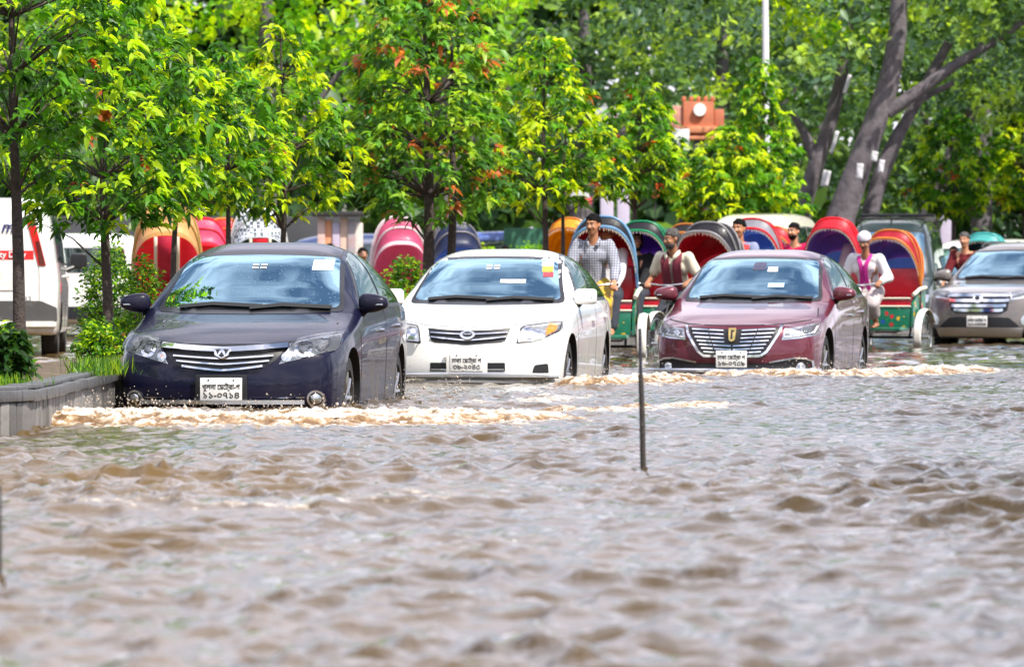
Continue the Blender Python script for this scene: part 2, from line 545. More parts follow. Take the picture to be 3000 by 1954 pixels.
class Vehicle:
    def __init__(s, name, label, cat, S, paint, loc, yaw, group=None, tail=False):
        s.S = S
        s.root = thing(name, label, cat, loc, yaw, group)
        s.paint = paint
        V, F = body_surface(S)
        s.bvh = BVHTree.FromPolygons([Vector(v) for v in V], F)
        mb = MB(); mb.add(V, F)
        b = mb.build('body', [paint, M_matte], s.root, angle=50)
        cut = MB()
        for wy in S['wheels']:
            for sx in (-1, 1):
                v, f = lathe([(0.0, .50), (S['arch'], .50), (S['arch'], 1.2), (0.0, 1.2)], 40, 'X', (0, wy, S['wr']))
                cut.add([(sx * p[0], p[1], p[2]) for p in v], f)
        cme = bpy.data.meshes.new("arch_cut"); cme.from_pydata(cut.v, [], cut.f); cme.materials.append(M_matte)
        finish(cme, False)
        co = link("arch_cut", cme, s.root)
        md = b.modifiers.new("arch", 'BOOLEAN'); md.operation = 'DIFFERENCE'; md.object = co; md.solver = 'EXACT'
        try: md.material_mode = 'TRANSFER'
        except Exception: pass
        bpy.context.view_layer.update()
        apply_mods(b)
        bpy.data.objects.remove(co); bpy.data.meshes.remove(cme)
        b.data.polygons.foreach_set("use_smooth", [True] * len(b.data.polygons))
        b.data.set_sharp_from_angle(angle=R(48))
        s.body = b
    def ray(s, view, a, c):
        if view == 'F': o, d = Vector((a, -3, c)), Vector((0, 1, 0))
        elif view == 'B': o, d = Vector((a, s.S['L'] + 3, c)), Vector((0, -1, 0))
        elif view == 'L': o, d = Vector((4, a, c)), Vector((-1, 0, 0))
        elif view == 'R': o, d = Vector((-4, a, c)), Vector((1, 0, 0))
        else: o, d = Vector((a, c, 5)), Vector((0, 0, -1))
        h = s.bvh.ray_cast(o, d)
        if h[0] is None:
            h = s.bvh.find_nearest(o + d * (3.3 if view in 'FB' else 3.3))
        return h[0], h[1], d
    def patch(s, name, poly, view, m, off=.004, skirt=.006, d=.035, parent=None, dome=0.0):
        """A plate-like part following the body: polygon seen from one side, laid on the skin `off` proud of it."""
        pts = []
        n = len(poly)
        for i in range(n):                      # resample the border
            a, b = Vector(poly[i]), Vector(poly[(i + 1) % n])
            k = max(1, int((b - a).length / d))
            for t in range(k):
                pts.append(a.lerp(b, t / k))
        nb = len(pts)
        xs = [p.x for p in pts]; zs = [p.y for p in pts]
        inner = []
        x = min(xs) + d / 2
        while x < max(xs):
            z = min(zs) + d / 2
            while z < max(zs):
                inside = False
                j = nb - 1
                near = 1e9
                for i in range(nb):
                    pi, pj = pts[i], pts[j]
                    if (pi.y > z) != (pj.y > z) and x < (pj.x - pi.x) * (z - pi.y) / (pj.y - pi.y + 1e-12) + pi.x:
                        inside = not inside
                    near = min(near, (pi.x - x) ** 2 + (pi.y - z) ** 2)
                    j = i
                if inside and near > (d * .45) ** 2:
                    inner.append(Vector((x, z)))
                z += d
            x += d
        try:
            vv, _, ff, *_ = delaunay_2d_cdt(pts + inner, [], [list(range(nb))], 1, 1e-6)
        except Exception:
            return None
        cx, cz = sum(xs) / nb, sum(zs) / nb
        ext = max(max(xs) - min(xs), max(zs) - min(zs)) / 2 + 1e-6
        V = []
        for p in vv:
            h, nr, dr = s.ray(view, p.x, p.y)
            q = h - dr * off * .4
            if nr is not None:
                if nr.dot(dr) > 0: nr = -nr
                q = q + nr * off * .6
            if dome:
                rr = math.hypot(p.x - cx, p.y - cz) / ext
                q = q - dr * dome * max(0, 1 - rr * rr)
            V.append(q)
        F = [tuple(f) for f in ff]
        # skirt
        ec = {}
        for f in F:
            for i in range(len(f)):
                a, b = f[i], f[(i + 1) % len(f)]
                ec[(a, b)] = 1
        dirv = {'F': Vector((0, 1, 0)), 'B': Vector((0, -1, 0)), 'L': Vector((-1, 0, 0)), 'R': Vector((1, 0, 0)), 'T': Vector((0, 0, -1))}[view]
        low = {}
        for (a, b) in list(ec):
            if (b, a) not in ec:
                for q in (a, b):
                    if q not in low:
                        low[q] = len(V); V.append(V[q] + dirv * (skirt + off))
                F.append((b, a, low[a], low[b]))
        mb = MB(); mb.add(V, F)
        return mb.build(name, m, parent if parent is not None else s.root, angle=35)
    def both(s, name, poly, m, **kw):
        return s.patch(name, poly, 'F', m, **kw), s.patch(name, mir(poly), 'F', m, **kw)
    def wheel(s, y, sx, spokes=8):
        r = s.S['wr']
        xo = .80 if 'wx' not in s.S else s.S['wx']
        prof = [(r * .62, -.20), (r * .93, -.205), (r, -.18), (r, -.03), (r * .95, 0.0), (r * .66, .005), (r * .64, -.01)]
        mb = MB(); v, f = lathe([(a, b) for a, b in prof], 36, 'X'); mb.add([(sx * p[0], p[1], p[2]) for p in v], f)
        w = mb.build('wheel', M_rubber, s.root, loc=(sx * xo, y, r))
        rb = MB()
        v, f = lathe([(r * .66, -.01), (r * .62, -.02), (r * .60, -.07), (r * .2, -.09), (0.001, -.09)], 36, 'X'); rb.add([(sx * p[0], p[1], p[2]) for p in v], f)
        for k in range(spokes):
            a = 2 * math.pi * k / spokes
            p = [(sx * -.045, r * .12 * math.cos(a), r * .12 * math.sin(a)), (sx * -.02, r * .35 * math.cos(a), r * .35 * math.sin(a)), (sx * -.016, r * .62 * math.cos(a), r * .62 * math.sin(a))]
            v, f = tube(p, [.03, .022, .018], 6); rb.add(v, f)
        v, f = sell((sx * -.03, 0, 0), (.02, r * .17, r * .17), 1, nu=16, nv=8); rb.add(v, f)
        rb.build('rim', M_rim, w)
        return w
    def side_kit(s):
        S = s.S
        for wy in S['wheels']:
            for sx in (-1, 1):
                s.wheel(wy, sx)
        for view in ('L', 'R'):
            for poly in S['sidewin']:
                fr = s.patch('window', [(p[0], p[1]) for p in grow(poly, .028)], view, M_black, off=.003, skirt=.004, d=.09)
                s.patch('pane', rounded(poly, .03), view, G_side, off=.007, skirt=.004, d=.07, parent=fr)
            for pl in S['seams']:
                s.patch('door_gap', strip(pl, .008), view, M_matte, off=.0015, skirt=.003, d=.06)
            for (hy, hz) in S['handles']:
                s.patch('door_handle', rounded([(hy - .10, hz - .016), (hy + .10, hz - .012), (hy + .10, hz + .016), (hy - .10, hz + .014)], .012), view, S.get('handle_mat', s.paint), off=.035, skirt=.02, d=.04)
    def mirrors(s, m, size=1.0, boxy=1.0):
        mm = s.S['mirror']
        for sx in (-1, 1):
            mb = MB()
            r = [q * size for q in mm['r']]
            v, f = sell((0, 0, 0), r, .75 * boxy, .8 * boxy, 24, 14)
            v = [(p[0], p[1] * (0.25 if p[1] > 0 else 1), p[2] * (1 - .25 * (p[0] * sx / r[0]) * (1 if boxy > .9 else 0))) for p in v]
            mb.add(v, f)
            o = mb.build('door_mirror', m, s.root, loc=(sx * mm['x'], mm['y'], mm['z']), rot=(0, 0, sx * -.12))
            a = MB(); v, f = tube([(-sx * r[0] * .6, .0, -r[2] * .8), (-sx * (mm['x'] - .76), .06, -r[2] - .035)], [.03, .035], 8); a.add(v, f)
            a.build('mirror_arm', M_black, o)
            i = MB(); v, f = box((sx * r[0] * .40, -r[1] * .90, -.012), (r[0] * .7, .010, .012), .004); i.add(v, f)
            i.build('side_repeater', M_bucket, o)
    def screen(s, g=None, wipers=True, header=True):
        S = s.S
        poly = S['screen']
        fr = s.patch('windscreen', rounded(grow(poly, .03), .05), 'F', M_black, off=.004, skirt=.004, d=.05)
        s.patch('pane', rounded(poly, .05), 'F', g or G_screen, off=.009, skirt=.004, d=.04, parent=fr)
        zb_ = min(p[1] for p in poly)
        if wipers:
            hw = max(p[0] for p in poly)
            for (x0, x1, dz) in ((-.52 * hw / .66, .10, 0), (.02, .60 * hw / .66, -.008)):
                pl = [(x0, zb_ + .012 + dz), (x0 * .6 + x1 * .4, zb_ + .034 + dz), (x1, zb_ + .016 + dz)]
                s.patch('wiper', strip(pl, .026), 'F', M_matte, off=.032, skirt=.004, d=.04)
    def plate(s, zc_, l1, l2, view='F', xc=0.0, w=.305, h=.155, size=.052, frame=None, raph=True, off=.02):
        p, _, d = s.ray(view, xc, zc_)
        sg = -1 if view == 'F' else 1
        y = min(s.ray(view, xc + a, zc_ + b)[0].y * -sg for a in (-w / 2, 0, w / 2) for b in (-h / 2, 0, h / 2)) * -sg + sg * off
        if frame:
            mb = MB(); v, f = box((0, 0, 0), (w + .075, .02, h + .05), .012); mb.add(v, f)
            mb.build('plate_holder', frame, s.root, loc=(xc, y - sg * .009, zc_))
        mb = MB(); v, f = box((0, 0, 0), (w, .006, h), .002); mb.add(v, f)
        pl = mb.build('number_plate', M_plate, s.root, loc=(xc, y + sg * .006, zc_))
        rt = (R(90), 0, 0) if view == 'F' else (R(90), 0, R(180))
        for (t, dz, sz) in ((l1, h * .10, size), (l2, -h * .26, size * 1.22)):
            if not t: continue
            me = text_mesh(t, sz, .0012, bold=.0006)
            me.materials.append(M_ink)
            wd = max(v_.co.x for v_ in me.vertices) - min(v_.co.x for v_ in me.vertices)
            k = min(1.0, w * .9 / wd) if wd else 1
            o = link('lettering', me, pl, (0, sg * .0045, dz), rt)
            o.scale = (max(k, .2) * (w * .86 / wd if wd * k < w * .8 else 1), 1, 1)
        for bx in (-.3, .3):
            b = MB(); v, f = sell((0, 0, 0), (.006, .003, .006), 1, nu=10, nv=6); b.add(v, f)
            b.build('bolt', M_ink, pl, loc=(bx * w, sg * .005, h * .40))
        return pl

def grow(poly, e):
    """Polygon pushed outwards by e."""
    n = len(poly); out = []
    ar = sum(poly[i][0] * poly[(i + 1) % n][1] - poly[(i + 1) % n][0] * poly[i][1] for i in range(n))
    sg = 1 if ar > 0 else -1
    for i in range(n):
        p0, p, p1 = Vector(poly[i - 1]), Vector(poly[i]), Vector(poly[(i + 1) % n])
        d0, d1 = (p - p0).normalized(), (p1 - p).normalized()
        n0, n1 = Vector((d0.y, -d0.x)) * sg, Vector((d1.y, -d1.x)) * sg
        b = (n0 + n1)
        if b.length < 1e-6: b = n0
        b.normalize()
        k = e / max(.4, b.dot(n0))
        out.append((p.x + b.x * k, p.y + b.y * k))
    return out

def variant(**kw):
    S = dict(SEDAN); S.update(kw); return S

METRO = "\u09C7\u09AE\u09C7\u099F\u09CD\u09B0\u09BE"     # in the order the signs stand, left to right

# ---- the dark blue-black saloon in front
P_dark = paint_mat("midnight_blue_paint", (0.006, 0.006, 0.022), metal=0.0, rough=0.3, drops=True, spec=.1, coat=.45, mud=(0.20, 0.17, 0.14))
def saloon_dark():
    c = Vehicle('saloon_car', 'dark midnight blue saloon pushing a foaming bow wave beside the kerb', 'car', SEDAN, P_dark,
                (-2.09, 40.95, -.262), R(-6.4))
    c.S = variant(handle_mat=M_chrome)
    c.screen(G_screen_wet)
    c.side_kit(); c.mirrors(P_dark)
    # bonnet gap
    c.patch('bonnet_gap', strip([(-.70, .865), (-.735, .80), (-.70, .775), (-.50, .737), (-.25, .718), (0, .712), (.25, .718), (.50, .737), (.70, .775), (.735, .80), (.70, .865)], .010), 'F', M_matte, off=.0015, skirt=.003, d=.04)
    # headlights
    hl = [(.405, .575), (.50, .735), (.62, .765), (.775, .79), (.785, .70), (.77, .672), (.60, .628)]
    for sx in (1, -1):
        q = (lambda p: p) if sx > 0 else mir
        h = c.patch('headlight', q(hl), 'F', M_bucket, off=.004, d=.03)
        c.patch('reflector_rim', q(grow(hl, -.004)), 'F', mat("lamp_shadow", (.17, .18, .20), .2, .6), off=.006, skirt=.003, d=.03, parent=h)
        for (x, z, r, mt, dm) in ((.455, .625, .036, M_bucket, .008), (.458, .625, .022, M_amber, .012), (.565, .68, .060, M_chrome, .006), (.565, .68, .044, M_black, .012), (.565, .68, .036, M_proj, .03), (.685, .715, .046, M_chrome, .006), (.685, .715, .034, M_bucket, .014)):
            c.patch('reflector', q(circ(x, z, r)), 'F', mt, off=.010, skirt=.003, d=.02, parent=h, dome=dm)
        c.patch('lens', q(hl), 'F', M_lens, off=.045, skirt=.02, d=.03, parent=h)
    # grille
    g = c.patch('grille', [(-.455, .700), (-.23, .682), (0, .675), (.23, .682), (.455, .700), (.38, .60), (.30, .552), (.15, .530), (0, .524), (-.15, .530), (-.30, .552), (-.38, .60)], 'F', M_black, off=.006, d=.04)
    def bar(z, hw, th, dip, off=.03, m=M_chrome):
        pl = [(hw * t, z - dip * (1 - abs(t) ** 1.3)) for t in np.linspace(-1, 1, 15)]
        c.patch('grille_bar', strip(pl, th), 'F', m, off=off, skirt=.02, d=.03, parent=g)
    bar(.697, .455, .030, .028, .04)
    bar(.632, .36, .011, .022); bar(.597, .335, .011, .026); bar(.560, .29, .014, .032, .034)
    c.patch('badge', rounded([(-.062, .672), (.062, .672), (.048, .628), (0, .606), (-.048, .628)], .008), 'F', M_chrome, off=.055, skirt=.03, d=.02, parent=g)
    c.patch('badge_inlay', [(-.046, .664), (-.012, .664), (-.030, .635)], 'F', M_black, off=.059, skirt=.003, d=.02, parent=g)
    c.patch('badge_inlay', [(.046, .664), (.030, .635), (.012, .664)], 'F', M_black, off=.059, skirt=.003, d=.02, parent=g)
    c.patch('badge_inlay', [(-.02, .625), (0, .648), (.02, .625), (0, .614)], 'F', M_black, off=.059, skirt=.003, d=.02, parent=g)
    c.plate(.395, "\u0996\u09C1\u09B2\u09A8\u09BE " + METRO + "-\u0997", "\u09E7\u09E7-\u09E6\u09ED\u09E7\u09EA", frame=M_black, w=.305, h=.165)
    # fog lamps, lower trim, guard bar
    for sx in (1, -1):
        q = (lambda p: p) if sx > 0 else mir
        f_ = c.patch('fog_lamp', q(circ(.66, .325, .062)), 'F', M_chrome, off=.012, d=.02)
        c.patch('reflector', q(circ(.66, .325, .047)), 'F', M_black, off=.016, skirt=.003, d=.02, parent=f_)
        c.patch('lens', q(circ(.66, .325, .036)), 'F', M_bucket, off=.02, skirt=.003, d=.02, parent=f_, dome=.02)
        c.patch('trim_strip', q(strip([(.585, .335), (.42, .332), (.33, .322)], .006)), 'F', M_chrome, off=.006, skirt=.003, d=.03)
    mb = MB()
    y0 = c.ray('F', 0, .30)[0].y
    P = []
    for t in np.linspace(-1, 1, 21):
        x = .60 * t; y = y0 - .075 + .07 * abs(t) ** 2.2
        P.append([(x, y + .05, .303 + .017), (x, y, .303 + .015), (x, y, .303 - .015), (x, y + .05, .303 - .017)])
    v, f = grid_mesh(P); mb.add(v, f)
    mb.build('guard_bar', M_chrome, c.root, angle=30)
    # papers behind the screen
    c.patch('sticker', [(.40, 1.25), (.545, 1.25), (.535, 1.325), (.395, 1.325)], 'F', M_white, off=.014, skirt=.002, d=.05)
    for k in range(2):
        for sx in (-.05, .012):
            c.patch('sticker', [(sx, 1.262 + k * .022), (sx + .045, 1.262 + k * .022), (sx + .045, 1.272 + k * .022), (sx, 1.272 + k * .022)], 'F', M_white, off=.014, skirt=.002, d=.03)
    return c

# ---- the white saloon
P_white = paint_mat("white_paint", (0.80, 0.79, 0.76), metal=0.0, rough=0.35, mud=(0.42, 0.35, 0.24))
def saloon_white():
    S = variant(top=[(0.0, .745), (.10, .775), (.35, .835), (.75, .90), (1.05, .955), (1.13, .97), (1.50, 1.17), (1.88, 1.355), (2.05, 1.405), (2.5, 1.455),
                     (3.05, 1.435), (3.35, 1.37), (3.75, 1.18), (3.95, 1.085), (4.2, 1.06), (4.38, 1.03), (4.46, .95)], L=4.46,
                sh=[(0.0, .63), (.35, .73), (.9, .82), (1.3, .87), (2.2, .90), (3.4, .93), (4.2, .92), (4.46, .85)],
                plan=[(0, .30), (.5, .24), (1.2, .17), (1.7, .13), (2.4, .02), (3.2, -.06), (4.0, -.12), (4.46, -.2)],
                mirror=dict(y=1.46, z=1.015, x=.89, r=(.10, .075, .072)), handle_mat=P_white,
                screen=[(-.675, .985), (-.40, .972), (0, .968), (.40, .972), (.675, .985), (.63, 1.11), (.555, 1.338), (.30, 1.352), (0, 1.358), (-.30, 1.352), (-.555, 1.338), (-.63, 1.11)])
    c = Vehicle('saloon_car', 'white saloon with small black grille, second in line behind the dark car', 'car', S, P_white, (-.40, 50.5, -.245), R(-7.65))
    c.screen(); c.side_kit(); c.mirrors(P_white, boxy=.55)
    c.patch('bonnet_gap', strip([(-.66, .93), (-.70, .86), (-.62, .80), (-.40, .765), (0, .745), (.40, .765), (.62, .80), (.70, .86), (.66, .93)], .008), 'F', mat("gap_grey", (.18, .18, .18), .8), off=.0015, skirt=.003, d=.04)
    hl = [(.425, .600), (.455, .74), (.49, .765), (.66, .79), (.775, .80), (.78, .71), (.66, .640), (.56, .612)]
    for sx in (1, -1):
        q = (lambda p: p) if sx > 0 else mir
        h = c.patch('headlight', q(rounded(hl, .02)), 'F', M_black, off=.004, d=.03)
        c.patch('reflector_rim', q(grow(hl, -.014)), 'F', M_bucket, off=.008, skirt=.003, d=.03, parent=h)
        c.patch('reflector', q(rounded([(.47, .63), (.49, .735), (.60, .75), (.63, .70), (.62, .645)], .03)), 'F', M_chrome, off=.012, skirt=.004, d=.025, parent=h, dome=.012)
        c.patch('indicator', q([(.672, .668), (.672, .775), (.745, .775), (.745, .715)]), 'F', M_amber, off=.014, skirt=.004, d=.03, parent=h)
        c.patch('lens', q(rounded(hl, .02)), 'F', M_lens, off=.045, skirt=.02, d=.03, parent=h)
    g = c.patch('grille', [(-.372, .738), (-.2, .722), (0, .715), (.2, .722), (.372, .738), (.335, .628), (.30, .612), (0, .590), (-.30, .612), (-.335, .628)], 'F', M_black, off=.006, d=.04)
    for (z, hw, dip) in ((.695, .345, .018), (.655, .335, .028)):
        pl = [(hw * t, z - dip * (1 - abs(t) ** 1.2)) for t in np.linspace(-1, 1, 15)]
        c.patch('grille_bar', strip(pl, .011), 'F', M_chrome, off=.026, skirt=.015, d=.03, parent=g)
    c.patch('badge', circ(0, .668, .037, 24, 1.85), 'F', M_chrome, off=.045, skirt=.025, d=.02, parent=g)
    c.patch('badge_inlay', circ(0, .671, .022, 20, 2.0), 'F', M_black, off=.049, skirt=.003, d=.02, parent=g)
    c.patch('badge_inlay', strip([(-.036, .676), (-.012, .670), (0, .674), (.012, .670), (.036, .676)], .007), 'F', M_chrome, off=.053, skirt=.003, d=.015, parent=g)
    c.patch('air_intake', rounded([(-.335, .355), (.335, .355), (.335, .432), (-.335, .432)], .01), 'F', M_black, off=.004, d=.04)
    c.patch('intake_bar', strip([(-.325, .372), (.325, .372)], .009), 'F', M_silver, off=.012, skirt=.008, d=.05)
    c.plate(.435, "\u09A2\u09BE\u0995\u09BE " + METRO + " \u0997", "\u09E9\u09EF-\u09E8\u09E6\u09EA\u09EB", frame=P_white, w=.295, h=.155)
    c.both('fog_recess', rounded([(.565, .335), (.585, .41), (.70, .425), (.705, .335)], .02), M_matte, off=.004, d=.03)
    y0 = c.ray('F', 0, .33)[0].y
    for (z, hw, fw, th, mt, nm) in ((.325, .80, .085, .045, M_silver, 'guard_bar'), (.268, .66, .05, .035, P_white, 'lip_spoiler')):
        mb = MB(); P = []
        for t in np.linspace(-1, 1, 25):
            x = hw * t; y = y0 - fw + .26 * abs(t) ** 2.6
            zz = z - .012 * abs(t)
            P.append([(x, y + .09, zz + th * .5), (x, y + .012, zz + th * .5), (x, y, zz + th * .25), (x, y, zz - th * .3), (x, y + .015, zz - th * .5), (x, y + .09, zz - th * .5)])
        v, f = grid_mesh(P); mb.add(v, f); mb.build(nm, mt, c.root, angle=40)
    c.patch('sticker', [(.44, 1.285), (.535, 1.285), (.53, 1.325), (.435, 1.325)], 'F', M_white, off=.014, skirt=.002, d=.05)
    c.patch('sticker', [(.455, 1.235), (.545, 1.235), (.54, 1.28), (.45, 1.28)], 'F', mat("yellow_sticker", (.8, .5, .04), .5), off=.014, skirt=.002, d=.05)
    c.patch('sticker', [(.475, 1.19), (.56, 1.19), (.555, 1.228), (.47, 1.228)], 'F', mat("red_sticker", (.6, .04, .05), .5), off=.014, skirt=.002, d=.05)
    c.patch('dashboard_paper', [(.10, 1.135), (.33, 1.13), (.33, 1.165), (.10, 1.165)], 'F', M_white, off=.014, skirt=.002, d=.05)
    for k in range(2):
        for sx in (-.06, .012):
            c.patch('sticker', [(sx, 1.262 + k * .022), (sx + .05, 1.262 + k * .022), (sx + .05, 1.274 + k * .022), (sx, 1.274 + k * .022)], 'F', M_white, off=.014, skirt=.002, d=.03)
    return c

# ---- the maroon saloon
P_maroon = paint_mat("maroon_paint", (0.13, 0.012, 0.028), metal=0.35, rough=0.3, mud=(0.36, 0.25, 0.18))
def saloon_maroon():
    S = variant(mirror=dict(y=1.50, z=1.02, x=.905, r=(.12, .08, .07)), handle_mat=M_chrome, L=4.6)
    c = Vehicle('saloon_car', 'maroon saloon with wide chrome barred grille, behind the thin black rod', 'car', S, P_maroon, (2.15, 55.6, -.235), R(-11.1))
    c.screen(); c.side_kit(); c.mirrors(P_maroon)
    c.patch('bonnet_gap', strip([(-.70, .88), (-.745, .80), (-.70, .765), (-.46, .725), (0, .705), (.46, .725), (.70, .765), (.745, .80), (.70, .88)], .010), 'F', M_matte, off=.0015, skirt=.003, d=.04)
    hl = [(.475, .57), (.50, .68), (.62, .695), (.785, .745), (.80, .66), (.785, .615), (.65, .585)]
    for sx in (1, -1):
        q = (lambda p: p) if sx > 0 else mir
        h = c.patch('headlight', q(hl), 'F', M_bucket, off=.004, d=.03)
        c.patch('reflector_rim', q(grow(hl, -.018)), 'F', mat("lamp_shadow", (.17, .18, .20), .2, .6), off=.008, skirt=.003, d=.03, parent=h)
        for (x, z, r, mt, dm) in ((.70, .665, .044, M_chrome, .006), (.70, .665, .036, M_proj, .03), (.575, .635, .030, M_bucket, .01)):
            c.patch('reflector', q(circ(x, z, r, sx=1.15)), 'F', mt, off=.012, skirt=.003, d=.02, parent=h, dome=dm)
        c.patch('light_guide', q(strip([(.50, .60), (.62, .612), (.76, .645), (.775, .70)], .014)), 'F', M_white, off=.014, skirt=.003, d=.03, parent=h)
        c.patch('lens', q(hl), 'F', M_lens, off=.045, skirt=.02, d=.03, parent=h)
    gp = [(-.455, .695), (0, .672), (.455, .695), (.43, .63), (.315, .45), (.27, .425), (0, .412), (-.27, .425), (-.315, .45), (-.43, .63)]
    g = c.patch('grille', gp, 'F', M_black, off=.006, d=.04)
    c.patch('grille_frame', strip([(-.47, .702), (-.445, .63), (-.335, .455), (-.28, .418), (0, .404), (.28, .418), (.335, .455), (.445, .63), (.47, .702)], .024), 'F', M_chrome, off=.032, skirt=.02, d=.03, parent=g)
    for k in range(7):
        z = .672 - k * .036
        hw = np.interp(z, [.42, .63, .70], [.26, .395, .42])
        for (a, b) in ((-1, -.60), (-.57, -.22), (.22, .57), (.60, 1)) if k < 4 else ((-1, -.60), (-.57, -.03), (.03, .57), (.60, 1)):
            pl = [(hw * t, z - .018 * (1 - abs(t))) for t in np.linspace(a, b, 5)]
            c.patch('grille_bar', strip(pl, .013), 'F', M_chrome, off=.024, skirt=.014, d=.04, parent=g)
    c.patch('badge', rounded([(-.038, .672), (.038, .672), (.03, .565), (0, .548), (-.03, .565)], .008), 'F', M_gold, off=.045, skirt=.03, d=.02, parent=g)
    c.patch('badge_inlay', [(-.012, .655), (.022, .655), (.022, .640), (.006, .640), (.006, .575), (-.012, .575)], 'F', M_black, off=.049, skirt=.003, d=.02, parent=g)
    c.plate(.385, "\u09A2\u09BE\u0995\u09BE " + METRO + " \u0997", "\u09E7\u09EC-\u09E6\u09ED\u09EB\u09EF", w=.305, h=.165, off=.035)
    c.patch('air_intake', rounded([(-.76, .285), (-.30, .275), (.30, .275), (.76, .285), (.745, .37), (.60, .385), (.34, .345), (-.34, .345), (-.60, .385), (-.745, .37)], .02), 'F', M_black, off=.005, d=.04)
    for sx in (1, -1):
        q = (lambda p: p) if sx > 0 else mir
        c.patch('trim_strip', q(strip([(.765, .25), (.755, .365), (.70, .39), (.60, .395), (.36, .352)], .016)), 'F', M_chrome, off=.012, skirt=.008, d=.03)
        f_ = c.patch('fog_lamp', q(circ(.655, .315, .040)), 'F', M_chrome, off=.012, d=.02)
        c.patch('lens', q(circ(.655, .315, .032)), 'F', M_bucket, off=.018, skirt=.003, d=.02, parent=f_, dome=.02)
    y0 = c.ray('F', 0, .26)[0].y
    mb = MB(); P = []
    for t in np.linspace(-1, 1, 25):
        x = .86 * t; y = y0 - .085 + .24 * abs(t) ** 2.4
        zz = .268
        P.append([(x, y + .09, zz + .024), (x, y + .012, zz + .024), (x, y, zz + .012), (x, y, zz - .012), (x, y + .015, zz - .022), (x, y + .09, zz - .022)])
    v, f = grid_mesh(P); mb.add(v, f); mb.build('guard_bar', M_chrome, c.root, angle=40)
    c.patch('sticker', [(.10, 1.235), (.20, 1.235), (.20, 1.262), (.10, 1.262)], 'F', M_white, off=.014, skirt=.002, d=.05)
    c.patch('sticker', [(.10, 1.268), (.195, 1.268), (.195, 1.282), (.10, 1.282)], 'F', M_white, off=.014, skirt=.002, d=.05)
    c.patch('inside_mirror', rounded([(-.06, 1.25), (.08, 1.25), (.07, 1.33), (-.05, 1.33)], .02), 'F', mat("mirror_housing", (.05, .05, .09), .4), off=.013, skirt=.002, d=.05)
    c.patch('dashboard_paper', [(.14, 1.08), (.30, 1.08), (.30, 1.12), (.14, 1.12)], 'F', mat("pale_paper", (.45, .6, .68), .4), off=.013, skirt=.002, d=.05)
    return c

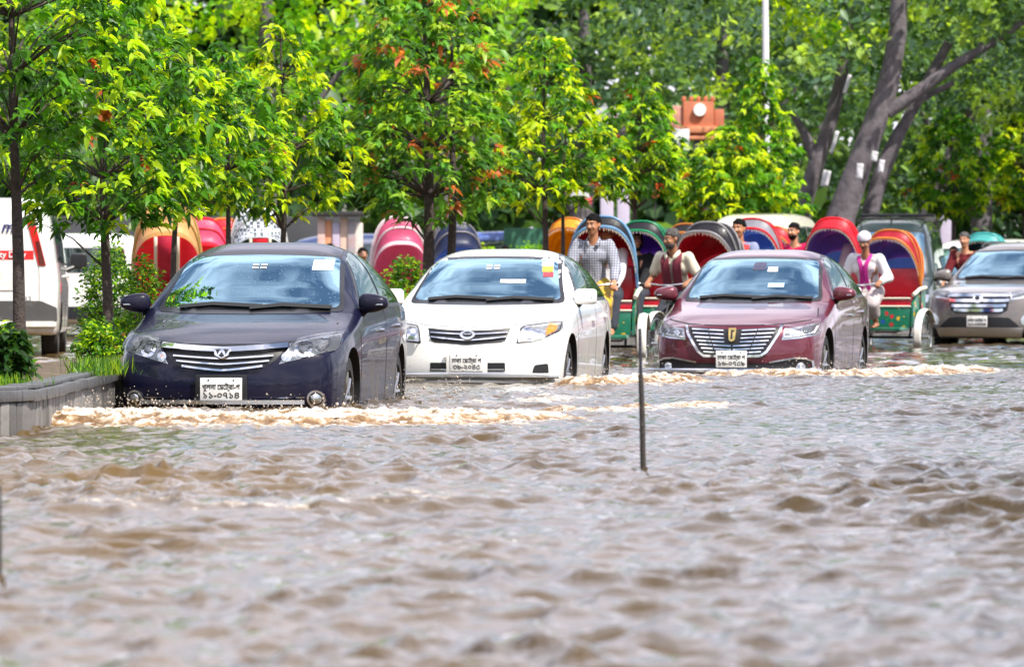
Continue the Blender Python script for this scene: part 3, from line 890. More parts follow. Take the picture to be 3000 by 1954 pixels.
# ---- the brown-grey sport utility at the right edge
P_bronze = paint_mat("bronze_grey_paint", (0.20, 0.175, 0.16), metal=0.45, rough=0.35, mud=(0.3, 0.23, 0.17))
def suv():
    S = variant(L=4.43, zb=.26, wr=.345, arch=.40, wheels=(.82, 3.50),
        top=[(0.0, .90), (.10, .935), (.35, .985), (.8, 1.04), (1.05, 1.075), (1.15, 1.10), (1.5, 1.32), (1.85, 1.52), (2.05, 1.60), (2.6, 1.655), (3.6, 1.64), (4.1, 1.56), (4.3, 1.3), (4.43, 1.1)],
        sh=[(0.0, .80), (.35, .90), (.9, .98), (1.3, 1.02), (2.2, 1.05), (3.6, 1.07), (4.43, 1.0)],
        w=[(0, .76), (.12, .80), (.35, .83), (.8, .85), (3.6, .85), (4.2, .82), (4.43, .77)],
        n=[(0, 2.8), (.9, 2.8), (1.15, 3.3), (1.5, 4.2), (4.43, 4.2)], tum=[(0, .02), (1.15, .1), (1.6, .36), (3.8, .38), (4.43, .3)],
        plan=[(0, .22), (.5, .19), (1.2, .15), (1.7, .12), (2.4, .02), (3.4, -.04), (4.43, -.14)],
        lean=[(.2, .10), (.3, .04), (.42, 0), (.6, .01), (.75, .03), (.88, .07), (.98, .12)],
        screen=[(-.67, 1.12), (0, 1.105), (.67, 1.12), (.575, 1.49), (0, 1.51), (-.575, 1.49)],
        sidewin=[[(1.55, 1.13), (2.1, 1.50), (2.55, 1.54), (2.58, 1.13)], [(2.66, 1.13), (2.65, 1.54), (3.4, 1.53), (3.5, 1.16)]],
        handles=[(2.35, .95), (3.2, .97)], mirror=dict(y=1.45, z=1.16, x=.92, r=(.125, .08, .085)))
    c = Vehicle('sport_utility', 'bronze grey off-roader with four chrome grille bars cut by the right edge', 'car', S, P_bronze, (6.69, 81.7, -.165), R(-20))
    c.screen(); c.side_kit(); c.mirrors(P_bronze)
    c.patch('bonnet_gap', strip([(-.72, .99), (-.70, .955), (-.42, .905), (0, .90), (.42, .905), (.70, .955), (.72, .99)], .012), 'F', M_matte, off=.0015, skirt=.003, d=.05)
    g = c.patch('grille', [(-.45, .89), (.45, .89), (.42, .66), (.34, .615), (-.34, .615), (-.42, .66)], 'F', M_black, off=.008, d=.05)
    for (z, hw) in ((.870, .46), (.795, .44), (.72, .40), (.655, .36)):
        c.patch('grille_bar', strip([(-hw, z + .008), (-hw * .85, z), (hw * .85, z), (hw, z + .008)], .042), 'F', M_chrome, off=.03, skirt=.02, d=.05, parent=g)
    c.patch('badge', circ(0, .82, .062, 20, 1.2), 'F', M_chrome, off=.05, skirt=.03, d=.03, parent=g)
    c.patch('badge_inlay', circ(-.01, .825, .03, 16, 1.2), 'F', M_black, off=.054, skirt=.003, d=.03, parent=g)
    hl = [(.46, .80), (.46, .905), (.60, .935), (.79, .99), (.81, .93), (.66, .83)]
    for sx in (1, -1):
        q = (lambda p: p) if sx > 0 else mir
        h = c.patch('headlight', q(hl), 'F', M_bucket, off=.006, d=.04)
        c.patch('reflector', q(strip([(.48, .85), (.6, .875), (.77, .945)], .03)), 'F', M_proj, off=.012, skirt=.004, d=.04, parent=h)
        c.patch('lens', q(hl), 'F', M_lens, off=.04, skirt=.02, d=.05, parent=h)
        c.patch('fog_lamp', q(rounded([(.62, .44), (.78, .50), (.79, .62), (.68, .62), (.60, .53)], .03)), 'F', M_bucket, off=.01, d=.05)
    c.patch('air_intake', rounded([(-.62, .40), (.62, .40), (.45, .55), (.3, .56), (-.3, .56), (-.45, .55)], .03), 'F', M_black, off=.006, d=.05)
    c.patch('skid_plate', rounded([(-.60, .27), (.60, .27), (.64, .41), (-.64, .41)], .03), 'F', M_silver, off=.03, skirt=.03, d=.05)
    c.patch('lower_trim', rounded([(-.74, .262), (-.6, .262), (-.66, .40), (-.74, .42)], .02), 'F', M_black, off=.01, d=.05)
    c.patch('lower_trim', mir(rounded([(-.74, .262), (-.6, .262), (-.66, .40), (-.74, .42)], .02)), 'F', M_black, off=.01, d=.05)
    c.plate(.50, "\u09A2\u09BE\u0995\u09BE " + METRO + " \u0998", "\u09E7\u09EB-\u09E9\u09EA\u09EA\u09EA", w=.305, h=.16, off=.04)
    for sx in (-1, 1):
        mb = MB(); P = []
        for y in np.linspace(2.15, 3.9, 12):
            h, _, _ = c.ray('T', sx * .50, y)
            P.append((sx * .50, y, h.z + .045))
        P = [(P[0][0], P[0][1] - .1, P[0][2] - .06)] + P + [(P[-1][0], P[-1][1] + .1, P[-1][2] - .06)]
        v, f = tube(P, .018, 8); mb.add(v, f)
        mb.build('roof_rail', M_black, c.root)
    return c

# ---- vans and microbuses: one outline, different dress
def van_spec(H=1.95, L=4.4, W=.845):
    k = H - 1.95
    return dict(L=L, zb=.28, R=.09, wheels=(.75, L - 1.0), wr=.32, arch=.37,
        top=[(0, .95), (.1, 1.0), (.35, 1.10), (.55, 1.17), (.9, 1.45 + k * .5), (1.25, 1.74 + k * .8), (1.45, 1.83 + k), (2.0, 1.92 + k), (3.2, 1.95 + k), (L - .45, 1.93 + k), (L - .15, 1.87 + k), (L, 1.75 + k)],
        sh=[(0, .82), (.35, .95), (.9, 1.05), (2.5, 1.10), (L, 1.08)],
        w=[(0, W - .09), (.12, W - .05), (.4, W - .015), (1.0, W), (L - .5, W), (L - .1, W - .02), (L, W - .04)],
        n=[(0, 3), (.4, 3.2), (.8, 4.6), (1.4, 5.5), (L, 6.5)], tum=[(0, .02), (.5, .08), (1.2, .16), (L, .17)],
        plan=[(0, .22), (.5, .2), (1.2, .12), (2.0, .0), (L - .6, -.02), (L, -.07)],
        lean=[(.2, .10), (.3, .04), (.5, 0), (.75, .03), (.95, .08), (1.1, .14)],
        screen=[(-.68, 1.16), (0, 1.145), (.68, 1.16), (.60, 1.70 + k * .8), (0, 1.725 + k * .8), (-.60, 1.70 + k * .8)],
        sidewin=[[(1.15, 1.17), (1.40, 1.58 + k), (1.95, 1.66 + k), (1.97, 1.17)], [(2.06, 1.17), (2.05, 1.67 + k), (3.0, 1.70 + k), (3.0, 1.17)], [(3.1, 1.18), (3.1, 1.70 + k), (L - .45, 1.68 + k), (L - .38, 1.2)]],
        seams=[[(.95, 1.1), (.98, .5), (1.05, .32)], [(2.02, 1.12), (2.0, .35)], [(3.05, 1.12), (3.03, .35)]],
        handles=[(1.85, 1.0), (2.25, 1.0)],
        mirror=dict(y=1.0, z=1.20, x=.97, r=(.11, .07, .10)))

def front_dress(c, paint, zg=.74):
    c.screen(wipers=True); c.side_kit(); c.mirrors(M_black, boxy=.6)
    g = c.patch('grille', rounded([(-.42, zg - .06), (.42, zg - .06), (.42, zg + .06), (-.42, zg + .06)], .02), 'F', M_black, off=.008, d=.06)
    c.patch('grille_bar', strip([(-.4, zg), (.4, zg)], .03), 'F', M_chrome, off=.02, skirt=.012, d=.06, parent=g)
    for sx in (1, -1):
        q = (lambda p: p) if sx > 0 else mir
        h = c.patch('headlight', q(rounded([(.46, zg - .08), (.74, zg - .05), (.77, zg + .09), (.48, zg + .08)], .02)), 'F', M_bucket, off=.008, d=.05)
        c.patch('lens', q(rounded([(.46, zg - .08), (.74, zg - .05), (.77, zg + .09), (.48, zg + .08)], .02)), 'F', M_lens, off=.03, skirt=.015, d=.06, parent=h)
    c.patch('bumper', rounded([(-.76, .34), (.76, .34), (.76, .52), (-.76, .52)], .04), 'F', M_black, off=.04, skirt=.04, d=.06)

P_vanw = paint_mat("van_white_paint", (0.78, 0.77, 0.74), metal=0, rough=0.4, mud=(0.45, 0.38, 0.28))
def white_van():
    S = van_spec(1.98, 4.4)
    # its tail faces the camera
    c = Vehicle('delivery_van', 'white van seen from behind with red stripe and lettering at the left edge', 'van', S, P_vanw, (-6.58, 69.6 + 4.4, -.03), R(180 + 2.5))
    c.side_kit(); c.mirrors(M_black, boxy=.6)
    L = S['L']
    # seen from behind, the van's right flank is on the viewer's right: x_local = -x_view
    v2 = lambda poly: [(-x, z) for x, z in poly][::-1]
    h = c.patch('tailgate_gap', v2(strip([(.42, 1.86), (.52, 1.72), (.575, 1.40), (.60, 1.0), (.60, .62), (.55, .52), (0, .50), (-.55, .52), (-.60, .62), (-.60, 1.0), (-.575, 1.4), (-.52, 1.72), (-.42, 1.86)], .008)), 'B', mat("gap_grey", (.18, .18, .18), .8), off=.002, skirt=.003, d=.05)
    for sg in (1, -1):
        q = (lambda p: v2([(x * 1, z) for x, z in p])) if sg > 0 else (lambda p: p)
        t = c.patch('tail_light', q(rounded([(.435, 1.74), (.53, 1.735), (.685, 1.13), (.59, 1.13)], .015)), 'B', M_red, off=.012, skirt=.01, d=.04)
        c.patch('light_segment', q([(.555, 1.43), (.60, 1.43), (.675, 1.14), (.60, 1.14)]), 'B', mat("smoked_red_lens", (.10, .012, .012), .2, coat=1), off=.016, skirt=.003, d=.04, parent=t)
    rs = c.patch('red_stripe', v2([(-.58, 1.205), (.535, 1.205), (.53, 1.315), (-.56, 1.315)]), 'B', mat("red_vinyl", (.62, .02, .02), .4), off=.004, skirt=.002, d=.06)
    c.patch('rear_bumper', v2(rounded([(-.80, .44), (.80, .44), (.80, .62), (.62, .70), (-.62, .70), (-.80, .62)], .03)), 'B', mat("grey_bumper", (.06, .06, .06), .6, dirt=(.3, .25, .2), damt=.6), off=.03, skirt=.03, d=.06)
    c.patch('bumper_strip', v2(rounded([(-.78, .385), (.78, .385), (.78, .45), (-.78, .45)], .02)), 'B', P_vanw, off=.06, skirt=.05, d=.06)
    c.patch('side_reflector', [(3.72, .80), (3.86, .80), (3.86, .93), (3.72, .93)], 'R', M_red, off=.006, skirt=.004, d=.06)
    c.patch('plate_panel', v2(rounded([(-.30, .83), (.30, .83), (.30, 1.05), (-.30, 1.05)], .02)), 'B', mat("plate_panel_white", (.72, .72, .7), .5, dirt=(.4, .25, .12), damt=.6), off=.012, skirt=.01, d=.06)
    y = L + .05
    def lett(t, xv, z, size, col, shear=0, bold=0.0, nm='lettering'):
        me = text_mesh(t, size, .001, shear, bold); me.materials.append(col)
        yy = max(c.ray('B', -xv + a, z + b)[0].y for a in (-size, 0, size) for b in (-size * .4, size * .4)) + .012
        link(nm, me, c.root, (-xv, yy, z), (R(90 + 2), 0, R(180)))
    navy = mat("navy_vinyl", (.03, .03, .14), .4)
    teal = mat("teal_vinyl", (.02, .3, .38), .4)
    lett("me", .26, 1.60, .20, navy, .3, .004)
    c.patch('logo_mark', v2([(.30, 1.535), (.37, 1.535), (.39, 1.56), (.31, 1.56)]), 'B', teal, off=.008, skirt=.002, d=.05)
    lett("haz", .05, 1.475, .07, M_ink); lett(". Ltd", .04, 1.42, .07, M_ink)
    lett("urity Duty", .22, 1.263, .105, M_white, 0, .002)
    lett("02", .08, .72, .085, M_ink, 0, .001)
    lett("3113", .42, .72, .085, M_ink, 0, .001)
    return c

cars = [saloon_dark(), saloon_white(), saloon_maroon(), suv(), white_van()]

def microbus(label, paint, loc, yaw, H=2.2, L=4.7, rack=False):
    S = van_spec(H, L)
    c = Vehicle('microbus', label, 'van', S, paint, loc, yaw)
    front_dress(c, paint)
    if rack:
        r = MB()
        for y in np.linspace(1.5, L - .5, 6):
            z = c.ray('T', 0, y)[0].z + .05
            v, f = tube([(-.6, y, z), (.6, y, z)], .015, 6); r.add(v, f)
        for x in (-.6, 0, .6):
            v, f = tube([(x, 1.4, c.ray('T', x * .9, 1.5)[0].z + .07), (x, L - .4, c.ray('T', x * .9, L - .5)[0].z + .07)], .018, 6); r.add(v, f)
        r.build('roof_rack', M_black, c.root)
    return c
P_green = paint_mat("bottle_green_paint", (0.02, 0.035, 0.03), metal=0.3, rough=0.3)
P_cream = paint_mat("cream_paint", (0.72, 0.68, 0.56), metal=0, rough=0.4)
P_grey = paint_mat("silver_grey_paint", (0.36, 0.36, 0.37), metal=0.6, rough=0.35)
microbus('dark green microbus with roof rack behind the capped rickshaw puller', P_green, (6.55, 100, -.15), R(-8), 2.22, rack=True)
microbus('cream high-roofed microbus under the broad yellow-green tree', P_cream, (3.62, 92.5, -.15), R(-12), 2.2)
microbus('silver grey microbus behind the man in the red shirt', P_grey, (5.25, 107, -.15), R(-10), 2.02)
microbus('white microbus partly hidden behind the off-roader', P_vanw, (8.3, 110, -.15), R(-24), 1.9)
def back_white():
    S = van_spec(1.75, 4.3)
    c = Vehicle('sport_utility', 'white car beyond the shrub, driving away on the far carriageway', 'car', S, P_vanw, (-6.95, 92 + 4.3, -.05), R(182))
    c.side_kit(); c.mirrors(M_black, boxy=.6)
    w = c.patch('rear_window', rounded([(-.58, 1.10), (.58, 1.10), (.52, 1.5), (-.52, 1.5)], .05), 'B', G_side, off=.006, d=.06)
    for sg in (1, -1):
        c.patch('tail_light', [(sg * .62, .85), (sg * .75, .85), (sg * .74, 1.15), (sg * .64, 1.15)][::sg], 'B', M_red, off=.01, d=.05)
    c.patch('rear_bumper', rounded([(-.78, .35), (.78, .35), (.78, .55), (-.78, .55)], .03), 'B', M_black, off=.03, skirt=.03, d=.06)
back_white()
# ------------------------------------------------------------------ flood water, road bed, median
def arr_mesh(name, V, loops, starts, mats, attrs=None, smooth=False, parent=None):
    me = bpy.data.meshes.new(name)
    me.vertices.add(len(V)); me.vertices.foreach_set("co", np.ascontiguousarray(V, dtype=np.float32).ravel())
    me.loops.add(len(loops)); me.loops.foreach_set("vertex_index", np.ascontiguousarray(loops, dtype=np.int32))
    me.polygons.add(len(starts)); me.polygons.foreach_set("loop_start", np.ascontiguousarray(starts, dtype=np.int32))
    if smooth:
        me.polygons.foreach_set("use_smooth", np.ones(len(starts), dtype=bool))
    for k, a in (attrs or {}).items():
        if a.ndim == 1:
            at_ = me.attributes.new(k, 'FLOAT', 'POINT'); at_.data.foreach_set("value", a.astype(np.float32))
        else:
            at_ = me.attributes.new(k, 'FLOAT_COLOR', 'POINT')
            at_.data.foreach_set("color", np.concatenate([a, np.ones((len(a), 1))], 1).astype(np.float32).ravel())
    me.update(calc_edges=True)
    for m_ in (mats if isinstance(mats, (list, tuple)) else [mats]):
        me.materials.append(m_)
    return link(name, me, parent)

def vnoise(seed, *q):
    """Smooth value noise in 2-D or 3-D, about -1..1."""
    rg = np.random.default_rng(seed)
    T = rg.random(4096) * 2 - 1
    q = [np.asarray(a, float) for a in q]
    fl = [np.floor(a).astype(np.int64) for a in q]
    fr = [a - b for a, b in zip(q, fl)]
    fr = [t * t * (3 - 2 * t) for t in fr]
    P = (73856093, 19349663, 83492791)
    out = 0
    for c in range(2 ** len(q)):
        h = np.zeros_like(fl[0]); w = 1.0
        for i in range(len(q)):
            b = (c >> i) & 1
            h = h ^ ((fl[i] + b) * P[i])
            w = w * (fr[i] if b else 1 - fr[i])
        out = out + w * T[np.abs(h) % 4096]
    return out

def fbm(seed, *q, octv=4, gain=.5):
    s, a, n = 0, 1.0, 0
    for i in range(octv):
        s = s + a * vnoise(seed + i, *[x * 2 ** i for x in q]); n += a; a *= gain
    return s / n

rg = np.random.default_rng(5)
WAVES = []
for i in range(64):
    lam = math.exp(rg.uniform(math.log(.8), math.log(1.9)) if i < 8 else (rg.uniform(math.log(.13), math.log(.38)) if i < 44 else rg.uniform(math.log(.12), math.log(.2))))
    th = rg.uniform(0, math.pi) if i > 7 else rg.normal(math.pi / 2, .5)
    WAVES.append((2 * math.pi / lam * math.cos(th), 2 * math.pi / lam * math.sin(th), lam / 6.283 * (.026 if i < 8 else (.074 if i < 44 else .04)), rg.uniform(0, 6.28)))

# breaking water: centre line (x, distance), height, half-width, share of foam
CRESTS = [
    ([(-2.95, 36.6), (-2.2, 36.2), (-1.2, 36.3), (-.4, 36.9), (.25, 37.8)], .034, 1.35, 1.0),
    ([(.1, 38.2), (.6, 38.9), (1.1, 39.9), (1.6, 41.3)], .040, .5, .6),
    ([(-.5, 40.6), (.1, 41.6), (.6, 43.2)], .04, .5, .5),
    ([(.5, 47.6), (.95, 48.6), (1.6, 50.2)], .07, .5, .9),
    ([(1.75, 53.6), (2.2, 53.0), (2.75, 52.6), (3.3, 53.2), (4.0, 54.8), (4.9, 57.0)], .055, .7, .9),
    ([(-2.05, 22.9), (-1.5, 22.4), (-.9, 22.3), (-.35, 22.8), (.05, 23.4)], .050, .40, .40),
    ([(.2, 26.6), (.9, 26.2), (1.8, 26.4), (2.6, 27.2)], .022, .5, .08),
]
def crest_field(x, y):
    h = np.zeros_like(x); fo = np.zeros_like(x)
    for pts, hh, hw, fa in CRESTS:
        best = np.full(x.shape, 1e9); tt = np.zeros_like(x)
        n = len(pts) - 1
        for i in range(n):
            (x0, y0), (x1, y1) = pts[i], pts[i + 1]
            dx, dy = x1 - x0, y1 - y0
            t = np.clip(((x - x0) * dx + (y - y0) * dy) / (dx * dx + dy * dy), 0, 1)
            d = np.hypot(x - x0 - t * dx, y - y0 - t * dy)
            u = (i + t) / n
            tt = np.where(d < best, u, tt); best = np.minimum(best, d)
        wob = .25 * vnoise(31, x * 2.2, y * .8)
        end = np.clip(np.minimum(tt, 1 - tt) / .12, 0, 1) if fa < 1 else np.clip((1 - tt) / .15, 0, 1) * (1 + .9 * np.clip(1 - tt / .3, 0, 1))
        g = np.exp(-((best / hw * (1 + wob)) ** 2) * 1.6) * (.25 + .75 * end)
        h += hh * g
        fo = np.maximum(fo, fa * g)
    return h, fo

def water_h(x, y, chop=False):
    wx = x + .12 * vnoise(1, x * 1.3, y * 1.3); wy = y + .12 * vnoise(2, x * 1.3, y * 1.3)
    h = np.zeros_like(x); sx = np.zeros_like(x); sy = np.zeros_like(x)
    for kx, ky, a, p in WAVES:
        ph = kx * wx + ky * wy + p
        k = math.hypot(kx, ky)
        h += a * np.sin(ph)
        if chop:
            c = np.cos(ph) * a / k
            sx += c * kx; sy += c * ky
    rdg = 1 - 2 * np.abs(vnoise(41, wx * 1.9 + .3 * wy, wy * 1.6)) + .5 * (1 - 2 * np.abs(vnoise(43, wx * 4.1 - .4 * wy, wy * 3.4)))
    h = h + .010 * rdg - .006
    am = (1.0 + .5 * vnoise(9, x * .6, y * .25)) * np.interp(y, [0, 22, 31, 60, 200], [.95, .92, .52, .52, .8])
    h = h * am
    h = np.where(h > 0, h * 1.18, h * .85)
    if chop:
        return h, .85 * am * sx, .85 * am * sy
    return h

def water_mat():
    m = bpy.data.materials.new("muddy_water"); m.use_nodes = True
    n, l = nodes_of(m); b = n["Principled BSDF"]
    setp(b, Roughness=0.015, IOR=1.38)
    co = n.new("ShaderNodeTexCoord")
    nz = n.new("ShaderNodeTexNoise"); nz.inputs["Scale"].default_value = 0.22; nz.inputs["Detail"].default_value = 3
    l.new(co.outputs["Object"], nz.inputs["Vector"])
    mi = n.new("ShaderNodeMix"); mi.data_type = 'RGBA'
    mi.inputs[6].default_value = (0.115, 0.073, 0.028, 1); mi.inputs[7].default_value = (0.028, 0.021, 0.011, 1)
    spx = n.new("ShaderNodeSeparateXYZ"); l.new(co.outputs["Object"], spx.inputs[0])      # silt washed off the median side
    mr = n.new("ShaderNodeMapRange"); mr.inputs[1].default_value = -1.6; mr.inputs[2].default_value = 2.2; mr.inputs[3].default_value = -.30; mr.inputs[4].default_value = .30
    l.new(spx.outputs[0], mr.inputs[0])
    sm_ = n.new("ShaderNodeMath"); sm_.operation = 'ADD'; sm_.use_clamp = True
    l.new(nz.outputs[0], sm_.inputs[0]); l.new(mr.outputs[0], sm_.inputs[1]); l.new(sm_.outputs[0], mi.inputs["Factor"])
    at_ = n.new("ShaderNodeAttribute"); at_.attribute_name = "foam"
    n2 = n.new("ShaderNodeTexNoise"); n2.inputs["Scale"].default_value = 14; n2.inputs["Detail"].default_value = 8; n2.inputs["Roughness"].default_value = .7
    l.new(co.outputs["Object"], n2.inputs["Vector"])
    ad = n.new("ShaderNodeMath"); ad.operation = 'MULTIPLY_ADD'; ad.inputs[1].default_value = 0.75; 
    l.new(at_.outputs["Fac"], ad.inputs[0]); l.new(n2.outputs[0], ad.inputs[2])
    rp = n.new("ShaderNodeMapRange"); rp.inputs[1].default_value = .80; rp.inputs[2].default_value = 1.0
    l.new(ad.outputs[0], rp.inputs[0])
    m2 = n.new("ShaderNodeMix"); m2.data_type = 'RGBA'
    l.new(rp.outputs[0], m2.inputs["Factor"]); l.new(mi.outputs[2], m2.inputs[6]); m2.inputs[7].default_value = (0.72, 0.63, 0.52, 1)
    l.new(m2.outputs[2], b.inputs["Base Color"])
    rr = n.new("ShaderNodeMapRange"); rr.inputs[3].default_value = .015; rr.inputs[4].default_value = .5
    l.new(rp.outputs[0], rr.inputs[0]); l.new(rr.outputs[0], b.inputs["Roughness"])
    n3 = n.new("ShaderNodeTexNoise"); n3.inputs["Scale"].default_value = 9; n3.inputs["Detail"].default_value = 5
    mp = n.new("ShaderNodeMapping"); mp.inputs["Scale"].default_value = (1.0, 1.3, 1)
    l.new(co.outputs["Object"], mp.inputs[0]); l.new(mp.outputs[0], n3.inputs["Vector"])
    bp = n.new("ShaderNodeBump"); bp.inputs["Strength"].default_value = .25; bp.inputs["Distance"].default_value = .03
    l.new(n3.outputs[0], bp.inputs["Height"]); l.new(bp.outputs[0], b.inputs["Normal"])
    return m
M_water = water_mat()

def water_patch(x0, x1, y0, y1, dx, dy, fade, amp=1.0, crest=True):
    xs = np.arange(x0, x1 + dx * .5, dx); ys = np.arange(y0, y1 + dy * .5, dy)
    X, Y = np.meshgrid(xs, ys)
    h, SX, SY = water_h(X, Y, True)
    fo = np.zeros_like(X)
    if crest:
        ch, fo = crest_field(X, Y)
        h = h * (1 - .3 * np.clip(fo, 0, 1)) + ch * (1 + .25 * fbm(77, X * 5, Y * 5))
    e = np.minimum(np.minimum(X - x0, x1 - X), np.minimum(Y - y0, y1 - Y))
    k = np.clip(e / fade, 0, 1)
    h = h * k - (1 - k) * .05
    nx, ny = len(xs), len(ys)
    V = np.stack([X + SX * k, Y + SY * k, h], -1).reshape(-1, 3)
    i = np.arange(ny - 1)[:, None] * nx + np.arange(nx - 1)[None, :]
    q = np.stack([i, i + 1, i + 1 + nx, i + nx], -1).reshape(-1, 4)
    return V, q, fo.ravel()

Vs, Qs, Fs = [], [], []
off = 0
for prm in ((-6.4, 6.4, 10.5, 60, .035, .041, .8, 1.0, True), (-26, 32, 59.0, 150, .16, .13, 1.0, 1.0, False)):
    V, q, fo = water_patch(*prm)
    Vs.append(V); Qs.append(q + off); Fs.append(fo); off += len(V)
for (a, b, c, d, z) in ((-3000, 3000, -3000, 3000, -.052),):
    Vs.append(np.array([(a, c, z), (b, c, z), (b, d, z), (a, d, z)], float)); Qs.append(np.array([[0, 1, 2, 3]]) + off); Fs.append(np.zeros(4)); off += 4
V = np.concatenate(Vs); q = np.concatenate(Qs); fo = np.concatenate(Fs)
water = arr_mesh("water", V, q.ravel(), np.arange(len(q)) * 4, M_water, {"foam": fo}, smooth=True)
tag(water, 'choppy brown flood water reflecting the pale sky across the whole road', kind='structure')

mb = MB(); v, f = grid_mesh([[(-2900, -2900, -.30), (-2900, 2900, -.30)], [(2900, -2900, -.30), (2900, 2900, -.30)]]); mb.add(v, f)
road = mb.build("road", mat("wet_asphalt", (.05, .05, .05), .6, var=.2, vscale=2), smooth=False)
tag(road, 'asphalt road bed lying under the flood water', kind='structure')

# ---- foam: heaped, broken water along the crests
def foam_mat():
    m = bpy.data.materials.new("churned_foam"); m.use_nodes = True
    n, l = nodes_of(m); b = n["Principled BSDF"]
    at_ = n.new("ShaderNodeAttribute"); at_.attribute_name = "white"
    co = n.new("ShaderNodeTexCoord")
    nz = n.new("ShaderNodeTexNoise"); nz.inputs["Scale"].default_value = 26; nz.inputs["Detail"].default_value = 9; nz.inputs["Roughness"].default_value = .75
    l.new(co.outputs["Object"], nz.inputs["Vector"])
    ad = n.new("ShaderNodeMath"); ad.operation = 'ADD'
    l.new(at_.outputs["Fac"], ad.inputs[0]); l.new(nz.outputs[0], ad.inputs[1])
    rp = n.new("ShaderNodeValToRGB")
    rp.color_ramp.elements[0].position = .68; rp.color_ramp.elements[0].color = (.17, .095, .04, 1)
    rp.color_ramp.elements[1].position = 1.03; rp.color_ramp.elements[1].color = (.66, .60, .52, 1)
    e = rp.color_ramp.elements.new(.85); e.color = (.36, .24, .13, 1)
    l.new(ad.outputs[0], rp.inputs[0]); l.new(rp.outputs[0], b.inputs["Base Color"])
    setp(b, Roughness=.18, IOR=1.36)
    bp = n.new("ShaderNodeBump"); bp.inputs["Strength"].default_value = .6; bp.inputs["Distance"].default_value = .02
    n3 = n.new("ShaderNodeTexNoise"); n3.inputs["Scale"].default_value = 70; n3.inputs["Detail"].default_value = 6
    l.new(co.outputs["Object"], n3.inputs["Vector"])
    l.new(n3.outputs[0], bp.inputs["Height"]); l.new(bp.outputs[0], b.inputs["Normal"])
    return m
M_foam = foam_mat()
M_drop = mat("water_drop", (.45, .38, .30), .05, coat=1)

def foam_patch(ci, x0, x1, y0, y1, d, label, amp):
    pts, hh, hw, fa = CRESTS[ci]
    xs = np.arange(x0, x1, d); ys = np.arange(y0, y1, d * 1.25)
    X, Y = np.meshgrid(xs, ys)
    ch, fo_all = crest_field(X, Y)
    h0 = water_h(X, Y) * (1 - .3 * np.clip(fo_all, 0, 1)) + ch
    rid = 1 - np.abs(fbm(101, X * 4.2, Y * 4.2, octv=3)) * 2
    fine = fbm(131, X * 17, Y * 17, octv=3)
    lump = rid * .55 + fine * .5
    k = np.clip((fo_all - .30) / .45, 0, 1)
    Z = h0 - .03 + k * (.03 + amp * (lump + .25) + .016 * fbm(151, X * 38, Y * 38, octv=2))
    Xj = X + k * .03 * fbm(161, X * 14, Y * 14, octv=2); Yj = Y + k * .05 * fbm(171, X * 14, Y * 14, octv=2)
    white = -.06 + .62 * np.clip(lump + .35, 0, 1) * np.clip(fo_all * 1.3, 0, 1) + .15 * fine
    nx, ny = len(xs), len(ys)
    V = np.stack([Xj, Yj, Z], -1).reshape(-1, 3)
    i = np.arange(ny - 1)[:, None] * nx + np.arange(nx - 1)[None, :]
    q = np.stack([i, i + 1, i + 1 + nx, i + nx], -1).reshape(-1, 4)
    keep = (k.ravel()[q].max(1) > .02)
    o = arr_mesh("foam", V, q[keep].ravel(), np.arange(keep.sum()) * 4, M_foam, {"white": white.ravel()}, smooth=True)
    tag(o, label, 'foam', kind='stuff')
    return o
foam_patch(0, -3.3, .6, 34.5, 39.0, .015, 'churned brown and white bow wave in front of the dark car', .046)
foam_patch(1, -.2, 2.0, 37.4, 42.0, .016, 'thin foam line trailing right from the bow wave past the rod', .028)
foam_patch(3, .2, 2.0, 46.8, 51.0, .018, 'broken water beside the front wheel of the white car', .045)
foam_patch(4, 1.0, 5.4, 51.3, 58, .02, 'foaming bow wave rolling ahead of the maroon car', .04)
foam_patch(5, -2.4, .3, 21.6, 23.8, .013, 'blurred brown wavelet with foam crossing the foreground', .014)

def droplets(label, spots, n, seed):
    rg = np.random.default_rng(seed)
    V, L_, S_ = [], [], []
    base = np.array([(1, 0, 0), (-1, 0, 0), (0, 1, 0), (0, -1, 0), (0, 0, 1), (0, 0, -1)], float)
    fc = np.array([(0, 2, 4), (2, 1, 4), (1, 3, 4), (3, 0, 4), (2, 0, 5), (1, 2, 5), (3, 1, 5), (0, 3, 5)])
    for (x, y, z, sx, sy, sz, w) in spots:
        k = int(n * w)
        P = np.stack([rg.normal(x, sx, k), rg.normal(y, sy, k), z + np.abs(rg.normal(0, sz, k))], 1)
        r = np.exp(rg.normal(math.log(.0029), .5, k))
        for p, rr in zip(P, r):
            o = len(V) * 6
            V.append(base * np.array([rr, rr, rr * rg.uniform(.8, 2.0)]) + p); L_.append((fc + o).ravel())
    V = np.concatenate(V); L_ = np.concatenate(L_)
    o = arr_mesh("spray", V, L_, np.arange(len(L_) // 3) * 3, M_drop, smooth=True)
    return tag(o, label, 'spray', kind='stuff')
droplets('fine spray thrown up along the bow wave of the dark car',
         [(-2.7, 37.0, .07, .25, .3, .06, .25), (-2.0, 37.2, .07, .5, .3, .04, .25), (-.9, 37.6, .06, .5, .3, .05, .25), (-.75, 41.9, .04, .06, .25, .09, .15), (-.45, 44.6, .02, .07, .3, .11, .3)], 900, 3)
droplets('fine spray at the wheels of the white and maroon cars', [(.75, 48.8, .05, .25, .4, .05, .4), (3.1, 52.6, .08, .4, .3, .05, .5), (.95, 51.5, .03, .08, .3, .06, .2)], 600, 4)

